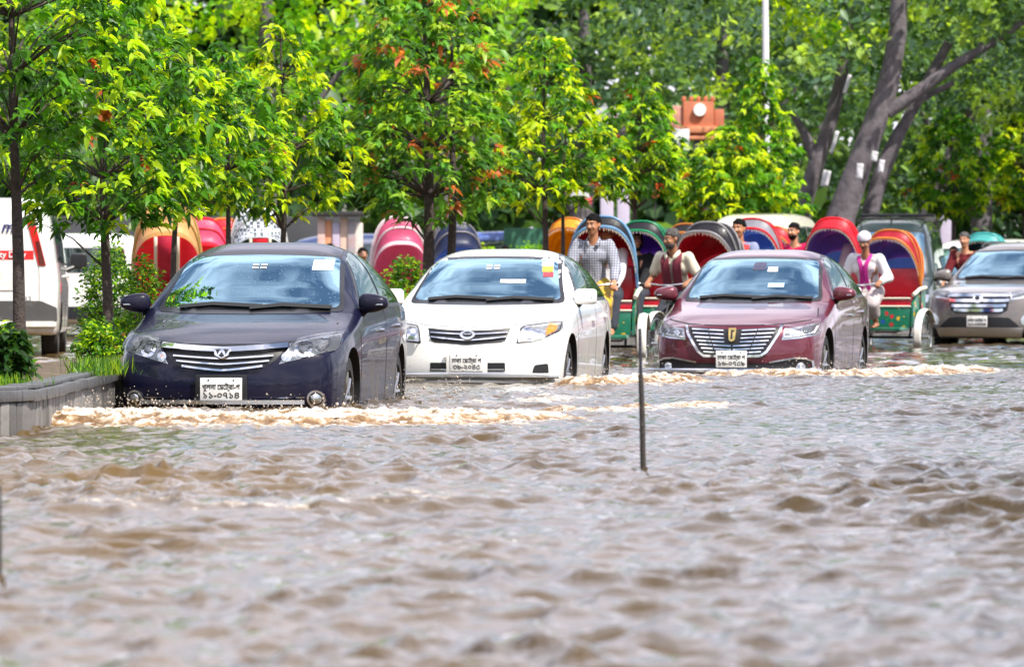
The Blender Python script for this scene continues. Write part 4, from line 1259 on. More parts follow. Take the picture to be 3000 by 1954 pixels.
# ---- median planter: earth bed, tiled wall, coping stones
EDGE = [(-4.8, 33.7), (-4.2, 33.52), (-3.5, 33.50), (-3.16, 33.62), (-2.97, 33.95), (-2.89, 34.6), (-2.88, 36.5), (-2.88, 38.5), (-2.89, 41), (-2.86, 44), (-2.72, 48), (-2.50, 53), (-2.05, 58), (-1.35, 63), (-.2, 69), (1.2, 75.5), (3.0, 83), (5.2, 92), (8.0, 103)]
def edge_pts(step):
    P = [Vector((*p, 0)) for p in EDGE]
    out = [P[0]]; acc = 0
    sm = []
    for i in range(len(P) - 1):                                 # Catmull-Rom
        p0, p1, p2, p3 = P[max(i - 1, 0)], P[i], P[i + 1], P[min(i + 2, len(P) - 1)]
        k = max(4, int((p2 - p1).length / .05))
        for t in range(k):
            t /= k
            sm.append(.5 * ((2 * p1) + (-p0 + p2) * t + (2 * p0 - 5 * p1 + 4 * p2 - p3) * t * t + (-p0 + 3 * p1 - 3 * p2 + p3) * t ** 3))
    sm.append(P[-1])
    out = [sm[0]]
    for p in sm[1:]:
        st = step(p) if callable(step) else step
        if (p - out[-1]).length >= st:
            out.append(p)
    return out
med = thing('median_planter', 'raised median bed with tiled wall and grey coping stones at lower left', 'planter', (-2.9, 34, -.3))
inv = Matrix.Translation((2.9, -34, .3))
M_tile = [mat("wall_tile_%s" % a, c, .55, var=.16, vscale=9, bump=.25, bscale=30, dirt=(.10, .09, .07), damt=.55, dscale=6) for a, c in
          (("pale", (.21, .195, .185)), ("mid", (.15, .14, .135)), ("dark", (.10, .095, .09)))]
M_cope = mat("coping_stone", (.09, .09, .095), .4, var=.25, vscale=10, bump=.3, bscale=25, dirt=(.06, .06, .06), damt=.6)
def wall_run(pts, z0, z1, th, gap, name, mats_, proud=0.0, jit=.004):
    for i in range(len(pts) - 1):
        a, b = pts[i], pts[i + 1]
        d = (b - a); ln = d.length; d.normalize()
        nrm = Vector((d.y, -d.x, 0))                              # outwards, to the road
        c = (a + b) / 2 + nrm * (proud - th / 2 + random.uniform(-jit, jit))
        v, f = box((0, 0, 0), (ln - gap, th, z1 - z0), .008)
        mb = MB(); mb.add(v, f)
        M = inv @ Matrix.Translation((c.x, c.y, (z0 + z1) / 2 + random.uniform(-jit, jit))) 
        o = mb.build(name, random.choice(mats_), med)
        o.matrix_local = M @ Matrix.Rotation(math.atan2(d.y, d.x), 4, 'Z') @ Matrix.Rotation(random.uniform(-.01, .01), 4, 'X')
wall_run(edge_pts(lambda p: .085 if p.y < 36.5 else (.3 if p.y < 44 else 2.5)), -.3, .185, .05, .007, 'wall_tile', M_tile)
wall_run(edge_pts(lambda p: .28 if p.y < 40 else (.9 if p.y < 46 else 3.0)), .188, .255, .20, .006, 'coping_stone', [M_cope], proud=.03)
wall_run(edge_pts(lambda p: .28 if p.y < 40 else (.9 if p.y < 46 else 3.0)), .258, .285, .13, .004, 'coping_stone', [M_cope], proud=-.01)
ep = edge_pts(.5)
P = []
for p in ep:
    nx = 1.75 if p.y > 34.5 else .25
    w = 1.15 if p.y > 36 else max(.1, (p.y - 33.3) * .5)
    P.append([(p.x - .12, p.y + (.1 if p.y < 34 else 0), .225), (p.x - .12 - w * .35, p.y + .15, .27), (p.x - .12 - w * .7, p.y + .2, .26), (p.x - .12 - w, p.y + .25, .20), (p.x - .14 - w, p.y + .25, -.3)])
v, f = grid_mesh(P); mb = MB(); mb.add(v, f, mtx=inv)
mb.build('soil', mat("median_soil", (.10, .07, .045), .9, var=.4, vscale=6, bump=.8, bscale=15), med)

# ---- rods standing in the water
def rod(label, px, base_py, top_py, r, lean):
    s = (base_py - HOR) / CAMH
    b = at(px, base_py, s)
    zt = CAMH - (top_py - HOR) / s
    t = thing('metal_rod', label, 'rod', (b.x, b.y, -.3), 0)
    mb = MB(); v, f = tube([(0, 0, 0), (lean * .5, 0, .3 + zt * .40), (lean * .8, 0, .3 + zt * .68)], [r * 1.15, r * 1.1, r], 10); mb.add(v, f)
    mb.build('lower_rod', mat("rusty_iron", (.035, .028, .024), .7, var=.3, vscale=30, bump=.4, bscale=60), t)
    mb = MB(); v, f = tube([(lean * .8, 0, .3 + zt * .66), (lean, 0, .3 + zt)], [r * .72, r * .68], 10); mb.add(v, f)
    mb.build('upper_rod', mat("dark_steel", (.05, .05, .07), .45, .5), t)
rod('thin black iron rod standing upright in the water near the middle', 1888, 1383, 962, .0125, -.022)
rod('dark rod in the water cut by the left edge of the picture', -1, 1700, 1420, .006, .0)
# ------------------------------------------------------------------ trees, shrubs, grass
def leaf_mat(name, rough=.38, trans=.5):
    m = bpy.data.materials.new(name); m.use_nodes = True
    n, l = nodes_of(m); b = n["Principled BSDF"]; o = n["Material Output"]
    at_ = n.new("ShaderNodeAttribute"); at_.attribute_name = "Col"
    l.new(at_.outputs["Color"], b.inputs["Base Color"]); setp(b, Roughness=rough)
    b.inputs["Specular IOR Level"].default_value = .35
    tr = n.new("ShaderNodeBsdfTranslucent")
    g = n.new("ShaderNodeMix"); g.data_type = 'RGBA'; g.blend_type = 'MULTIPLY'; g.inputs["Factor"].default_value = 1
    l.new(at_.outputs["Color"], g.inputs[6]); g.inputs[7].default_value = (1.9, 1.75, .55, 1)
    l.new(g.outputs[2], tr.inputs[0])
    ms = n.new("ShaderNodeMixShader"); ms.inputs[0].default_value = trans
    l.new(b.outputs[0], ms.inputs[1]); l.new(tr.outputs[0], ms.inputs[2]); l.new(ms.outputs[0], o.inputs[0])
    return m
M_leaf = leaf_mat("leaf")
M_bark = mat("bark", (.055, .040, .035), .85, var=.35, vscale=25, bump=.7, bscale=45)
M_bark2 = mat("old_bark", (.11, .095, .105), .85, var=.35, vscale=5, bump=.8, bscale=12)
LT = np.array([0, 2, 1, 0, 3, 2, 1, 2, 5, 4, 2, 3, 6, 5, 4, 5, 7, 5, 6, 7])
LS = np.array([0, 3, 6, 10, 14, 17])

def leaf_verts(P, D, ln, wd, droop, roll, fold=.18):
    """Leaves as arrays: base points P, directions D, lengths, widths."""
    N = len(P)
    D = D / (np.linalg.norm(D, axis=1, keepdims=True) + 1e-9)
    up = np.tile(np.array([0, 0, 1.0]), (N, 1))
    S = np.cross(D, up); S /= (np.linalg.norm(S, axis=1, keepdims=True) + 1e-6)
    Nn = np.cross(S, D)
    c, s_ = np.cos(roll)[:, None], np.sin(roll)[:, None]
    S, Nn = S * c + Nn * s_, Nn * c - S * s_
    def pt(t, w, f):
        drop = droop * ln * t * t
        q = P + D * (ln * t)[:, None] + S * (wd * w)[:, None] + Nn * (wd * f)[:, None]
        q[:, 2] -= drop
        return q
    return np.stack([pt(0, 0, 0), pt(.34, -.5, fold), pt(.34, 0, 0), pt(.34, .5, fold), pt(.70, -.36, fold * .8), pt(.70, 0, 0), pt(.70, .36, fold * .8), pt(1.0, 0, 0)], 1)

def leaves_obj(name, V, cols, parent, kind='stuff'):
    N = len(V)
    o = np.arange(N) * 8
    loops = (LT[None, :] + o[:, None]).ravel()
    starts = (LS[None, :] + np.arange(N)[:, None] * 20).ravel()
    ob = arr_mesh(name, V.reshape(-1, 3), loops, starts, M_leaf, {"Col": np.repeat(cols, 8, 0)}, smooth=True, parent=parent)
    if kind: ob["kind"] = kind
    return ob

PAL = {
    'fresh': [((.035, .115, .014), .36), ((.09, .25, .018), .31), ((.38, .56, .02), .32), ((.36, .10, .05), .01)],
    'lime': [((.035, .115, .012), .28), ((.12, .29, .018), .27), ((.46, .58, .015), .44), ((.45, .08, .03), .01)],
    'mixed': [((.032, .11, .012), .32), ((.085, .24, .018), .30), ((.38, .54, .018), .37), ((.40, .07, .03), .01)],
    'rusty': [((.05, .15, .022), .34), ((.13, .30, .04), .38), ((.30, .47, .05), .19), ((.50, .16, .07), .09)],
    'dark': [((.045, .10, .045), .46), ((.09, .18, .065), .36), ((.20, .33, .07), .18)],  # far-tree shade and haze put into the leaf colours
    'teal': [((.07, .14, .085), .40), ((.13, .24, .11), .36), ((.30, .45, .09), .24)],  # paled in place of haze over the far trees
    'sunlit': [((.09, .25, .012), .28), ((.20, .42, .015), .40), ((.40, .56, .015), .32)],  # full sun put into these leaf colours
    'shrub': [((.04, .12, .016), .38), ((.09, .22, .025), .37), ((.26, .42, .03), .25)],
    'glossy': [((.02, .06, .015), .6), ((.04, .11, .02), .3), ((.11, .22, .03), .1)],
}
def pick_cols(pal, n, rg, cluster=None):
    p = PAL[pal]
    w = np.array([a[1] for a in p]); w /= w.sum()
    k = rg.choice(len(p), n, p=w) if cluster is None else cluster
    C = np.array([a[0] for a in p])[k]
    return C * rg.uniform(.75, 1.3, (n, 1)) * rg.uniform(.9, 1.1, (n, 3))

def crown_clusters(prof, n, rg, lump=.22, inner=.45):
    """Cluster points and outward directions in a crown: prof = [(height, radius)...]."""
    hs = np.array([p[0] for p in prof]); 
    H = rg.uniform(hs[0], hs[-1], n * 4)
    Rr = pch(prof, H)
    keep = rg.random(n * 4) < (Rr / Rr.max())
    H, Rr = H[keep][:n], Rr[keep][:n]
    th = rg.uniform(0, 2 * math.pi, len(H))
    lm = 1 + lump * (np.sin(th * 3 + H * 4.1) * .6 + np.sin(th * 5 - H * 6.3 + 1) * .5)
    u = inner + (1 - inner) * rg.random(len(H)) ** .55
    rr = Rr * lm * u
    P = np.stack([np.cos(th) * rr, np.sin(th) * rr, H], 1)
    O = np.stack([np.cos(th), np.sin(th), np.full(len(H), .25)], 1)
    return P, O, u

def young_tree(label, px, s, prof, pal, seed, n=330, ln=.118, leafk=7, trunk_r=.042, lean=0.0, base_z=.25, ground_py=None, single=0, stems=((0, 0, 1.0),), droop=.45, cat='tree', name='young_tree'):
    """Street tree: prof gives heights above the water and radii of its crown."""
    rg = np.random.default_rng(seed)
    D = FPX / s
    X = (px - 1500) / s
    t = thing(name, label, cat, (X, D, base_z), 0, None)
    hb, ht = prof[0][0] - base_z, prof[-1][0] - base_z
    tr = MB()
    spine = []
    for (ox, oy, k) in stems:
        pts = []
        for i in range(9):
            u = i / 8
            z = ht * .93 * u * k
            pts.append(Vector((ox + lean * u + .03 * math.sin(u * 5 + seed) + ox * u * .4, oy + .03 * math.cos(u * 4 + seed * 2), z)))
        rad = [trunk_r * k * (1.18 - .9 * (i / 8) ** 1.1) for i in range(9)]
        rad[0] *= 1.25
        v, f = tube(pts, rad, 9); tr.add(v, f)
        spine.append(pts)
    trunk = tr.build('trunk', M_bark, t)
    n = int(n * 1.15)
    P, O, u = crown_clusters([(a - base_z, b * 1.07) for a, b in prof], n, rg)
    off = np.array([lean * np.clip(h / ht, 0, 1) for h in P[:, 2]])
    P[:, 0] += off
    br = MB()
    sp = spine[0]
    idx = rg.permutation(len(P))[:min(len(P), 70)]
    for i in idx:
        p = Vector(P[i]); 
        q = min(sp, key=lambda a: abs(a.z - (p.z - .35 * Vector((p.x - a.x, p.y - a.y)).length)))
        if q.z < hb * .75: q = sp[min(range(9), key=lambda j: abs(sp[j].z - hb * .85))]
        m_ = q.lerp(p, .5) + Vector((0, 0, .05 + .05 * rg.random()))
        ru = .012 * (trunk_r / .042)
        v, f = tube([q, m_, p], [ru, ru * .6, ru * .25], 5, False); br.add(v, f)
    br.build('branch', M_bark, t)['kind'] = 'stuff'
    # leaf rosettes
    K = leafk
    N = len(P) * K
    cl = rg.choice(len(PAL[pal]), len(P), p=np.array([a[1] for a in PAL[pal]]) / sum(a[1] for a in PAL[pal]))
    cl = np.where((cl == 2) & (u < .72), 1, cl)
    PP = np.repeat(P, K, 0) + rg.normal(0, .02, (N, 3))
    ang = np.tile(np.arange(K) * 2.4, len(P)) + np.repeat(rg.uniform(0, 6.28, len(P)), K)
    el = rg.normal(-.05, .38, N)
    DD = np.stack([np.cos(ang) * np.cos(el), np.sin(ang) * np.cos(el), np.sin(el)], 1) * .85 + np.repeat(O, K, 0) * .65
    L_ = ln * rg.uniform(.62, 1.2, N)
    V = leaf_verts(PP, DD, L_, L_ * rg.uniform(.42, .56, N), droop * rg.uniform(.6, 1.8, N), rg.normal(0, .5, N))
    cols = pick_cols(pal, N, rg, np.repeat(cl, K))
    if single:
        # the outermost leaves on the near side stay leaves of their own
        score = -PP[:, 1] + rg.random(N) * .5
        pickd = np.argsort(-score)[:single]
        rest = np.setdiff1d(np.arange(N), pickd)
        proto = {}
        for i in pickd:
            key = int(np.repeat(cl, K)[i])
            if key not in proto:
                v0 = leaf_verts(np.zeros((1, 3)), np.array([[1.0, 0, 0]]), np.array([1.0]), np.array([.44]), np.array([.45]), np.array([0.0]))
                proto[key] = leaves_obj('leaf', v0, np.array([PAL[pal][key][0]]) * 1.1, t, None)
                ob = proto[key]
            else:
                ob = proto[key].copy(); COL.objects.link(ob); ob.parent = t
            d = Vector(DD[i]).normalized()
            yv = Vector((0, 0, 1)).cross(d).normalized(); zv = d.cross(yv)
            rot = Matrix((d, yv, zv)).transposed().to_4x4() @ Matrix.Rotation(rg.normal(0, .4), 4, 'X')
            ob.matrix_local = Matrix.Translation(PP[i]) @ rot @ Matrix.Scale(L_[i], 4)
        V, cols = V[rest], cols[rest]
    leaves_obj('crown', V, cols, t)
    return t

young_tree('young leafy street tree at the far left edge, in front of the white van', 45, 385, [(1.72, .30), (1.95, .66), (2.5, .92), (3.1, .92), (3.7, .6), (4.1, .1)], 'fresh', 1, n=420, trunk_r=.046, single=60, base_z=.2)
young_tree('young tree with dark glossy lower leaves beside the dark car', 312, 342, [(1.30, .30), (1.48, .66), (1.9, .80), (2.45, .76), (2.95, .66), (3.3, .42), (3.6, .08)], 'fresh', 2, n=470, trunk_r=.043, single=110, base_z=.22)
young_tree('slender young tree whose trunk rises behind the dark car bonnet, left of two', 507, 312, [(1.55, .25), (1.75, .55), (2.1, .62), (2.6, .50), (2.95, .25), (3.1, .05)], 'mixed', 3, n=280, trunk_r=.030, lean=.10, single=60)
young_tree('slender young tree rising above the dark car roof, leaning left', 688, 292, [(1.60, .25), (1.8, .50), (2.2, .58), (2.7, .48), (3.1, .22), (3.3, .05)], 'mixed', 4, n=260, trunk_r=.031, lean=-.14, single=50)
young_tree('yellow-green pointed young tree above the right end of the dark car roof', 826, 275, [(1.62, .30), (1.85, .66), (2.3, .74), (2.8, .56), (3.3, .30), (3.7, .05)], 'lime', 5, n=330, trunk_r=.034, single=60, lean=.0)
young_tree('tall tree with orange-red young leaf tufts behind the white car', 1250, 255, [(1.58, .35), (1.85, .78), (2.5, .88), (3.2, .84), (3.9, .70), (4.4, .45), (4.9, .1)], 'rusty', 6, n=640, ln=.135, trunk_r=.066, single=80, stems=((0, 0, 1), (.23, .1, .8)))
young_tree('bright yellow-green tree with two thin trunks left of the checked-shirt man', 1590, 225, [(1.88, .35), (2.1, .85), (2.6, .92), (3.1, .66), (3.6, .40), (3.95, .22), (4.15, .05)], 'lime', 7, n=460, ln=.13, trunk_r=.042, stems=((0, 0, 1), (.20, 0, .75)), lean=.05)
young_tree('rounded green tree standing before the pale gate pillars', 1850, 195, [(2.15, .3), (2.4, .62), (2.9, .66), (3.4, .45), (3.95, .1)], 'mixed', 8, n=330, ln=.13, trunk_r=.045, lean=.15)
young_tree('broad yellow-green bushy tree under the orange gatehouse', 2140, 172, [(1.90, .60), (2.1, .95), (2.5, .98), (2.9, .70), (3.3, .35), (3.6, .05)], 'lime', 9, n=560, ln=.15, trunk_r=.05)
young_tree('tall pointed dark green tree right of the orange gatehouse', 2232, 165, [(1.8, .55), (2.3, .72), (3.0, .62), (3.7, .45), (4.4, .25), (5.0, .05)], 'fresh', 10, n=480, ln=.14, trunk_r=.05)
young_tree('pale leafy tree in front of the big trunks at right', 2790, 140, [(2.2, .3), (2.5, .75), (3.2, .85), (3.9, .6), (4.5, .1)], 'mixed', 12, n=330, ln=.17, trunk_r=.06)
young_tree('yellowish leafy tree at the right edge behind the off-roader', 3000, 138, [(2.5, .3), (2.8, .6), (3.3, .7), (4.0, .5), (4.5, .1)], 'lime', 13, n=260, ln=.17, trunk_r=.06)

def shrub(label, px, s, hgt, rad, pal, seed, n, ln=.05, base_z=.24, name='shrub', cat='shrub', k=6, droop=.25):
    rg = np.random.default_rng(seed)
    t = thing(name, label, cat, ((px - 1500) / s, FPX / s, base_z - .02))
    P, O, u = crown_clusters([(.03, rad * .45), (hgt * .3, rad), (hgt * .62, rad * .9), (hgt * .9, rad * .45), (hgt, rad * .1)], n, rg, .3, .25)
    st = MB()
    for i in rg.permutation(len(P))[:26]:
        p = Vector(P[i]); q = Vector((p.x * .12, p.y * .12, 0))
        v, f = tube([q, q.lerp(p, .55) + Vector((0, 0, .05)), p], [.010, .007, .003], 5, False); st.add(v, f)
    st.build('stem', M_bark, t)['kind'] = 'stuff'
    N = len(P) * k
    PP = np.repeat(P, k, 0) + rg.normal(0, .03, (N, 3))
    th = rg.uniform(0, 6.28, N); el = rg.normal(.15, .5, N)
    DD = np.stack([np.cos(th) * np.cos(el), np.sin(th) * np.cos(el), np.sin(el)], 1) * .8 + np.repeat(O, k, 0) * .5
    L_ = ln * rg.uniform(.6, 1.3, N)
    V = leaf_verts(PP, DD, L_, L_ * rg.uniform(.45, .6, N), droop * rg.uniform(.5, 1.5, N), rg.normal(0, .6, N))
    leaves_obj('foliage', V, pick_cols(pal, N, rg), t)
    return t
shrub('tall fine-leaved green shrub between the van and the dark car', 325, 330, 1.00, .28, 'shrub', 21, 560, .048)
shrub('fine-leaved shrub with sparse twigs just left of the dark car mirror', 415, 335, .92, .22, 'shrub', 22, 320, .045)
shrub('low dark glossy shrub at the left end of the median wall', 22, 452, .40, .115, 'glossy', 23, 110, .085, droop=.5)
shrub('low glossy shrub under the first tree trunk at left', 0, 420, .36, .15, 'fresh', 24, 100, .075, droop=.5)
shrub('low shrub at the foot of the second tree', 285, 352, .34, .19, 'fresh', 25, 200, .05)
shrub('leafy shrub behind the white car mirror, under the red-tufted tree', 1190, 262, .95, .30, 'shrub', 26, 420, .062)
shrub('small bush at the foot of the red-tufted tree', 1170, 268, .55, .30, 'mixed', 27, 260, .06)

def grass(label, px, s, rx, ry, n, seed, h=.11):
    rg = np.random.default_rng(seed)
    c = np.array([(px - 1500) / s, FPX / s, .25])
    P = np.stack([rg.normal(0, rx, n), rg.normal(0, ry, n), np.zeros(n)], 1) + c
    th = rg.uniform(0, 6.28, n); tl = rg.uniform(0, .45, n)
    D = np.stack([np.cos(th) * tl, np.sin(th) * tl, np.ones(n)], 1)
    L_ = h * rg.uniform(.4, 1.3, n)
    V = leaf_verts(P, D, L_, L_ * .06 + .002, .0 * L_, rg.uniform(0, 6, n), 0)
    V[:, 4:, :2] += (D[:, None, :2] * (L_[:, None, None] * .35))
    C = pick_cols('shrub', n, rg)
    o = leaves_obj('grass', V, C, None)
    tag(o, label, 'grass', kind='stuff')
grass('bright green grass tuft on the median at the dark car headlight', 285, 418, .085, .4, 800, 41, .12)
grass('thin grass on the median at the far left corner', 25, 470, .10, .25, 260, 42, .08)
# ------------------------------------------------------------------ cycle rickshaws
M_spoke = mat("spoke_steel", (.5, .5, .5), .3, .9)
M_frame = mat("frame_black", (.02, .02, .022), .45, dirt=(.15, .1, .07), damt=.4)
M_greenp = mat("green_enamel", (.01, .16, .09), .35, var=.25, vscale=12, coat=.4, dirt=(.2, .16, .1), damt=.4)
M_redv = mat("red_vinyl_seat", (.55, .012, .03), .32, var=.12, vscale=10, coat=.3)
M_piping = mat("cream_piping", (.75, .68, .55), .5)
M_guard = mat("white_mudguard", (.75, .74, .70), .4, dirt=(.35, .28, .2), damt=.6)
M_handle = mat("bar_chrome", (.7, .7, .7), .2, 1.0)
def ornament_mat():
    m = mat("painted_ornament", (.02, .2, .1), .35, coat=.4)
    n, l = nodes_of(m); b = n["Principled BSDF"]
    co = n.new("ShaderNodeTexCoord"); vo = n.new("ShaderNodeTexVoronoi"); vo.inputs["Scale"].default_value = 13
    l.new(co.outputs["Object"], vo.inputs["Vector"])
    sp = n.new("ShaderNodeSeparateColor"); l.new(vo.outputs["Color"], sp.inputs[0])
    cr_ = n.new("ShaderNodeValToRGB"); cr_.color_ramp.interpolation = 'CONSTANT'
    cs = [(0, (.01, .17, .09)), (.34, (.55, .03, .04)), (.48, (.01, .2, .1)), (.62, (.7, .42, .03)), (.72, (.03, .08, .4)), (.82, (.7, .66, .6)), (.9, (.01, .17, .09))]
    cr_.color_ramp.elements[0].color = (*cs[0][1], 1); cr_.color_ramp.elements[1].position = cs[1][0]; cr_.color_ramp.elements[1].color = (*cs[1][1], 1)
    for p_, c_ in cs[2:]:
        e = cr_.color_ramp.elements.new(p_); e.color = (*c_, 1)
    l.new(sp.outputs[0], cr_.inputs[0])
    lt = n.new("ShaderNodeMath"); lt.operation = 'LESS_THAN'; lt.inputs[1].default_value = .42; l.new(vo.outputs["Distance"], lt.inputs[0])
    mi = n.new("ShaderNodeMix"); mi.data_type = 'RGBA'; mi.inputs[6].default_value = (.01, .15, .085, 1)
    l.new(lt.outputs[0], mi.inputs["Factor"]); l.new(cr_.outputs[0], mi.inputs[7]); l.new(mi.outputs[2], b.inputs["Base Color"])
    return m
M_orn = ornament_mat()
def fabric(name, c, **kw):
    """Thin hood cloth: part of the light comes through."""
    if name in MATS: return MATS[name]
    m = mat(name, c, .42, var=.15, vscale=9, bump=.25, bscale=30, coat=.15, **kw)
    n, l = nodes_of(m); b = n["Principled BSDF"]; o = n["Material Output"]
    tr = n.new("ShaderNodeBsdfTranslucent"); tr.inputs[0].default_value = (*[min(1, q * 1.3 + .02) for q in c], 1)
    ms = n.new("ShaderNodeMixShader"); ms.inputs[0].default_value = .45
    l.new(b.outputs[0], ms.inputs[1]); l.new(tr.outputs[0], ms.inputs[2]); l.new(ms.outputs[0], o.inputs[0])
    return m
M_lampw = mat("lamp_white", (.8, .8, .78), .3)

LIT_LIN = {'blue_cloth': fabric('lit_blue_lining', (.11, .26, .88)), 'red_cloth': fabric('lit_red_lining', (.88, .03, .06)), 'crimson_cloth': fabric('lit_crimson_lining', (.80, .03, .06)), 'purple_cloth': fabric('lit_purple_lining', (.30, .10, .75))}  # brighter copies of the cloths: light inside the hood put into colour
def wheel_parts(root, x, y, r, gnd=0.0, spokes=18, name='wheel'):
    w = MB(); pts = [(0, r * math.cos(a), r * math.sin(a)) for a in np.linspace(0, 2 * math.pi, 37)]
    v, f = tube(pts, .021, 8, False); w.add(v, f)
    o = w.build(name, M_rubber, root, loc=(x, y, r + gnd))
    m_ = MB(); pts = [(0, (r - .03) * math.cos(a), (r - .03) * math.sin(a)) for a in np.linspace(0, 2 * math.pi, 37)]
    v, f = tube(pts, .012, 6, False); m_.add(v, f)
    m_.build('rim', M_spoke, o)
    sp = MB()
    for k in range(spokes):
        a = 2 * math.pi * k / spokes
        v, f = tube([(.03 * (-1) ** k, 0, 0), (0, (r - .03) * math.cos(a), (r - .03) * math.sin(a))], .0026, 4, False); sp.add(v, f)
    v, f = tube([(-.06, 0, 0), (.06, 0, 0)], .022, 8); sp.add(v, f)
    sp.build('spokes', M_spoke, o)
    return o

def rickshaw(label, loc, yaw, outer, lining, rim, seat=None, body=None, panel=None, fold=1.0, piping=None, stripe=None, hood_h=.80, curtain=None, outer2=None):
    t = thing('cycle_rickshaw', label, 'rickshaw', loc, yaw, 'cycle rickshaws in the flooded street')
    seat = seat or M_redv; body = body or M_greenp; piping = piping or M_piping
    for sx in (-1, 1):
        wheel_parts(t, sx * .50, 0, .34)
        g = MB(); P = []
        for a in np.linspace(R(-20), R(150), 14):
            c, s_ = math.cos(a), math.sin(a)
            P.append([(sx * .50 + dx, -.40 * c * -1 * -1, .34 + (.40 - abs(dx) * .25) * s_) for dx in (-.055, -.03, 0, .03, .055)])
        v, f = grid_mesh(P); g.add(v, f)
        o = g.build('mudguard', M_guard, t)
        sm = o.modifiers.new("thick", 'SOLIDIFY'); sm.thickness = .006
    wheel_parts(t, 0, -1.80, .34)
    fr = MB()
    for pts in ([(-.5, 0, .34), (.5, 0, .34)], [(-.3, .25, .50), (-.3, -.75, .42)], [(.3, .25, .50), (.3, -.75, .42)], [(-.3, -.75, .42), (.3, -.75, .42)],
                [(0, -.2, .45), (0, -1.0, .40), (0, -1.45, .88)], [(0, -1.0, .40), (0, -1.0, .88)], [(0, -1.0, .82), (0, -1.45, .86)],
                [(-.28, 0, .34), (-.28, .1, .52)], [(.28, 0, .34), (.28, .1, .52)], [(-.42, .05, .5), (-.42, .05, 1.0)], [(.42, .05, .5), (.42, .05, 1.0)]):
        v, f = tube(pts, .017, 8); fr.add(v, f)
    fr.build('chassis', M_frame, t)
    fk = MB()
    for sx in (-1, 1):
        v, f = tube([(sx * .05, -1.80, .34), (sx * .05, -1.52, .84)], .012, 6); fk.add(v, f)
    v, f = tube([(0, -1.52, .82), (0, -1.46, 1.06)], .018, 8); fk.add(v, f)
    fk.build('fork', M_frame, t)
    hb = MB(); v, f = tube([(-.30, -1.38, 1.07), (-.24, -1.43, 1.08), (-.08, -1.47, 1.06), (.08, -1.47, 1.06), (.24, -1.43, 1.08), (.30, -1.38, 1.07)], .012, 8); hb.add(v, f)
    hb.build('handlebar', M_handle, t)
    for sx in (-1, 1):
        gr = MB(); v, f = tube([(sx * .31, -1.37, 1.07), (sx * .22, -1.44, 1.08)], .016, 8); gr.add(v, f); gr.build('grip', M_black, t)
    lp = MB(); v, f = sell((0, -1.54, .98), (.05, .035, .05), 1, nu=14, nv=8); lp.add(v, f); lp.build('headlamp', M_lampw, t)
    sd = MB(); v, f = sell((0, -1.0, .91), (.10, .13, .04), .8, nu=16, nv=8); sd.add(v, f); sd.build('saddle', M_black, t)
    fg = MB(); P = []
    for a in np.linspace(R(20), R(140), 10):
        P.append([(dx, -1.80 + .40 * math.cos(a), .34 + .40 * math.sin(a)) for dx in (-.04, 0, .04)])
    v, f = grid_mesh(P); fg.add(v, f); o = fg.build('front_mudguard', M_guard, t)
    o.modifiers.new("thick", 'SOLIDIFY').thickness = .006
    fb = MB(); v, f = box((0, -.52, .46), (.72, .46, .045), .012); fb.add(v, f); fb.build('footboard', body, t)
    bx = MB(); v, f = box((0, -.26, .63), (.74, .05, .30), .012); bx.add(v, f); bx.build('seat_front_panel', M_orn, t)
    for sx in (-1, 1):
        sp = MB(); P = []
        pl = [(-.30, .48), (.30, .50), (.34, .98), (.10, 1.02), (-.10, .92), (-.28, .80)]
        V = [(sx * .385, y, z) for y, z in pl] + [(sx * .415, y, z) for y, z in pl]
        n = len(pl)
        F = [tuple(range(n)), tuple(range(2 * n - 1, n - 1, -1))] + [(i, (i + 1) % n, (i + 1) % n + n, i + n) for i in range(n)]
        sp.add(V, F); sp.build('side_panel', M_orn, t, angle=20)
        ar = MB(); v, f = tube([(sx * .42, -.30, .92), (sx * .44, -.05, 1.0), (sx * .44, .25, 1.02)], .026, 8); ar.add(v, f); ar.build('armrest', piping, t)
    st = MB(); v, f = box((0, -.02, .82), (.76, .52, .13), .04); st.add(v, f); se = st.build('seat', seat, t)
    pp = MB()
    for z in (.765, .875):
        v, f = tube([(-.38, -.285, z), (.38, -.285, z)], .013, 6); pp.add(v, f)
    pp.build('piping', piping, se)
    bk = MB(); v, f = box((0, .26, 1.08), (.74, .10, .42), .04); bk.add(v, f)
    b2 = bk.build('backrest', seat, t)
    # rear board, seen from behind
    rb = MB(); v, f = box((0, .35, .78), (.74, .03, .52), .012); rb.add(v, f); rb.build('rear_board', panel or body, t)
    # hood: bows turning about the arm-rest pivots, cloth sagging between them
    def bow(phi, Rr, w, n=25, inset=0.0):
        row = []
        for a in np.linspace(0, math.pi, n):
            ca, sa = math.cos(a), math.sin(a)
            x = (w / 2 - inset) * math.copysign(abs(ca) ** .72, ca)
            r_ = (Rr - inset) * max(sa, 0) ** .72
            row.append((x, .16 - r_ * math.sin(phi), 1.0 + r_ * math.cos(phi)))
        return row
    hood_h = hood_h + (.13 if hood_h > .5 else 0)
    ph0, ph1 = R(30) * fold, R(-52)
    NP = 29
    def Rof(u):
        base = hood_h * (1 + .03 * math.sin(u * math.pi)) * (1 - .10 * u * u)
        return base * (1 - .10 * abs(math.sin(u * math.pi * 4)) ** .8)
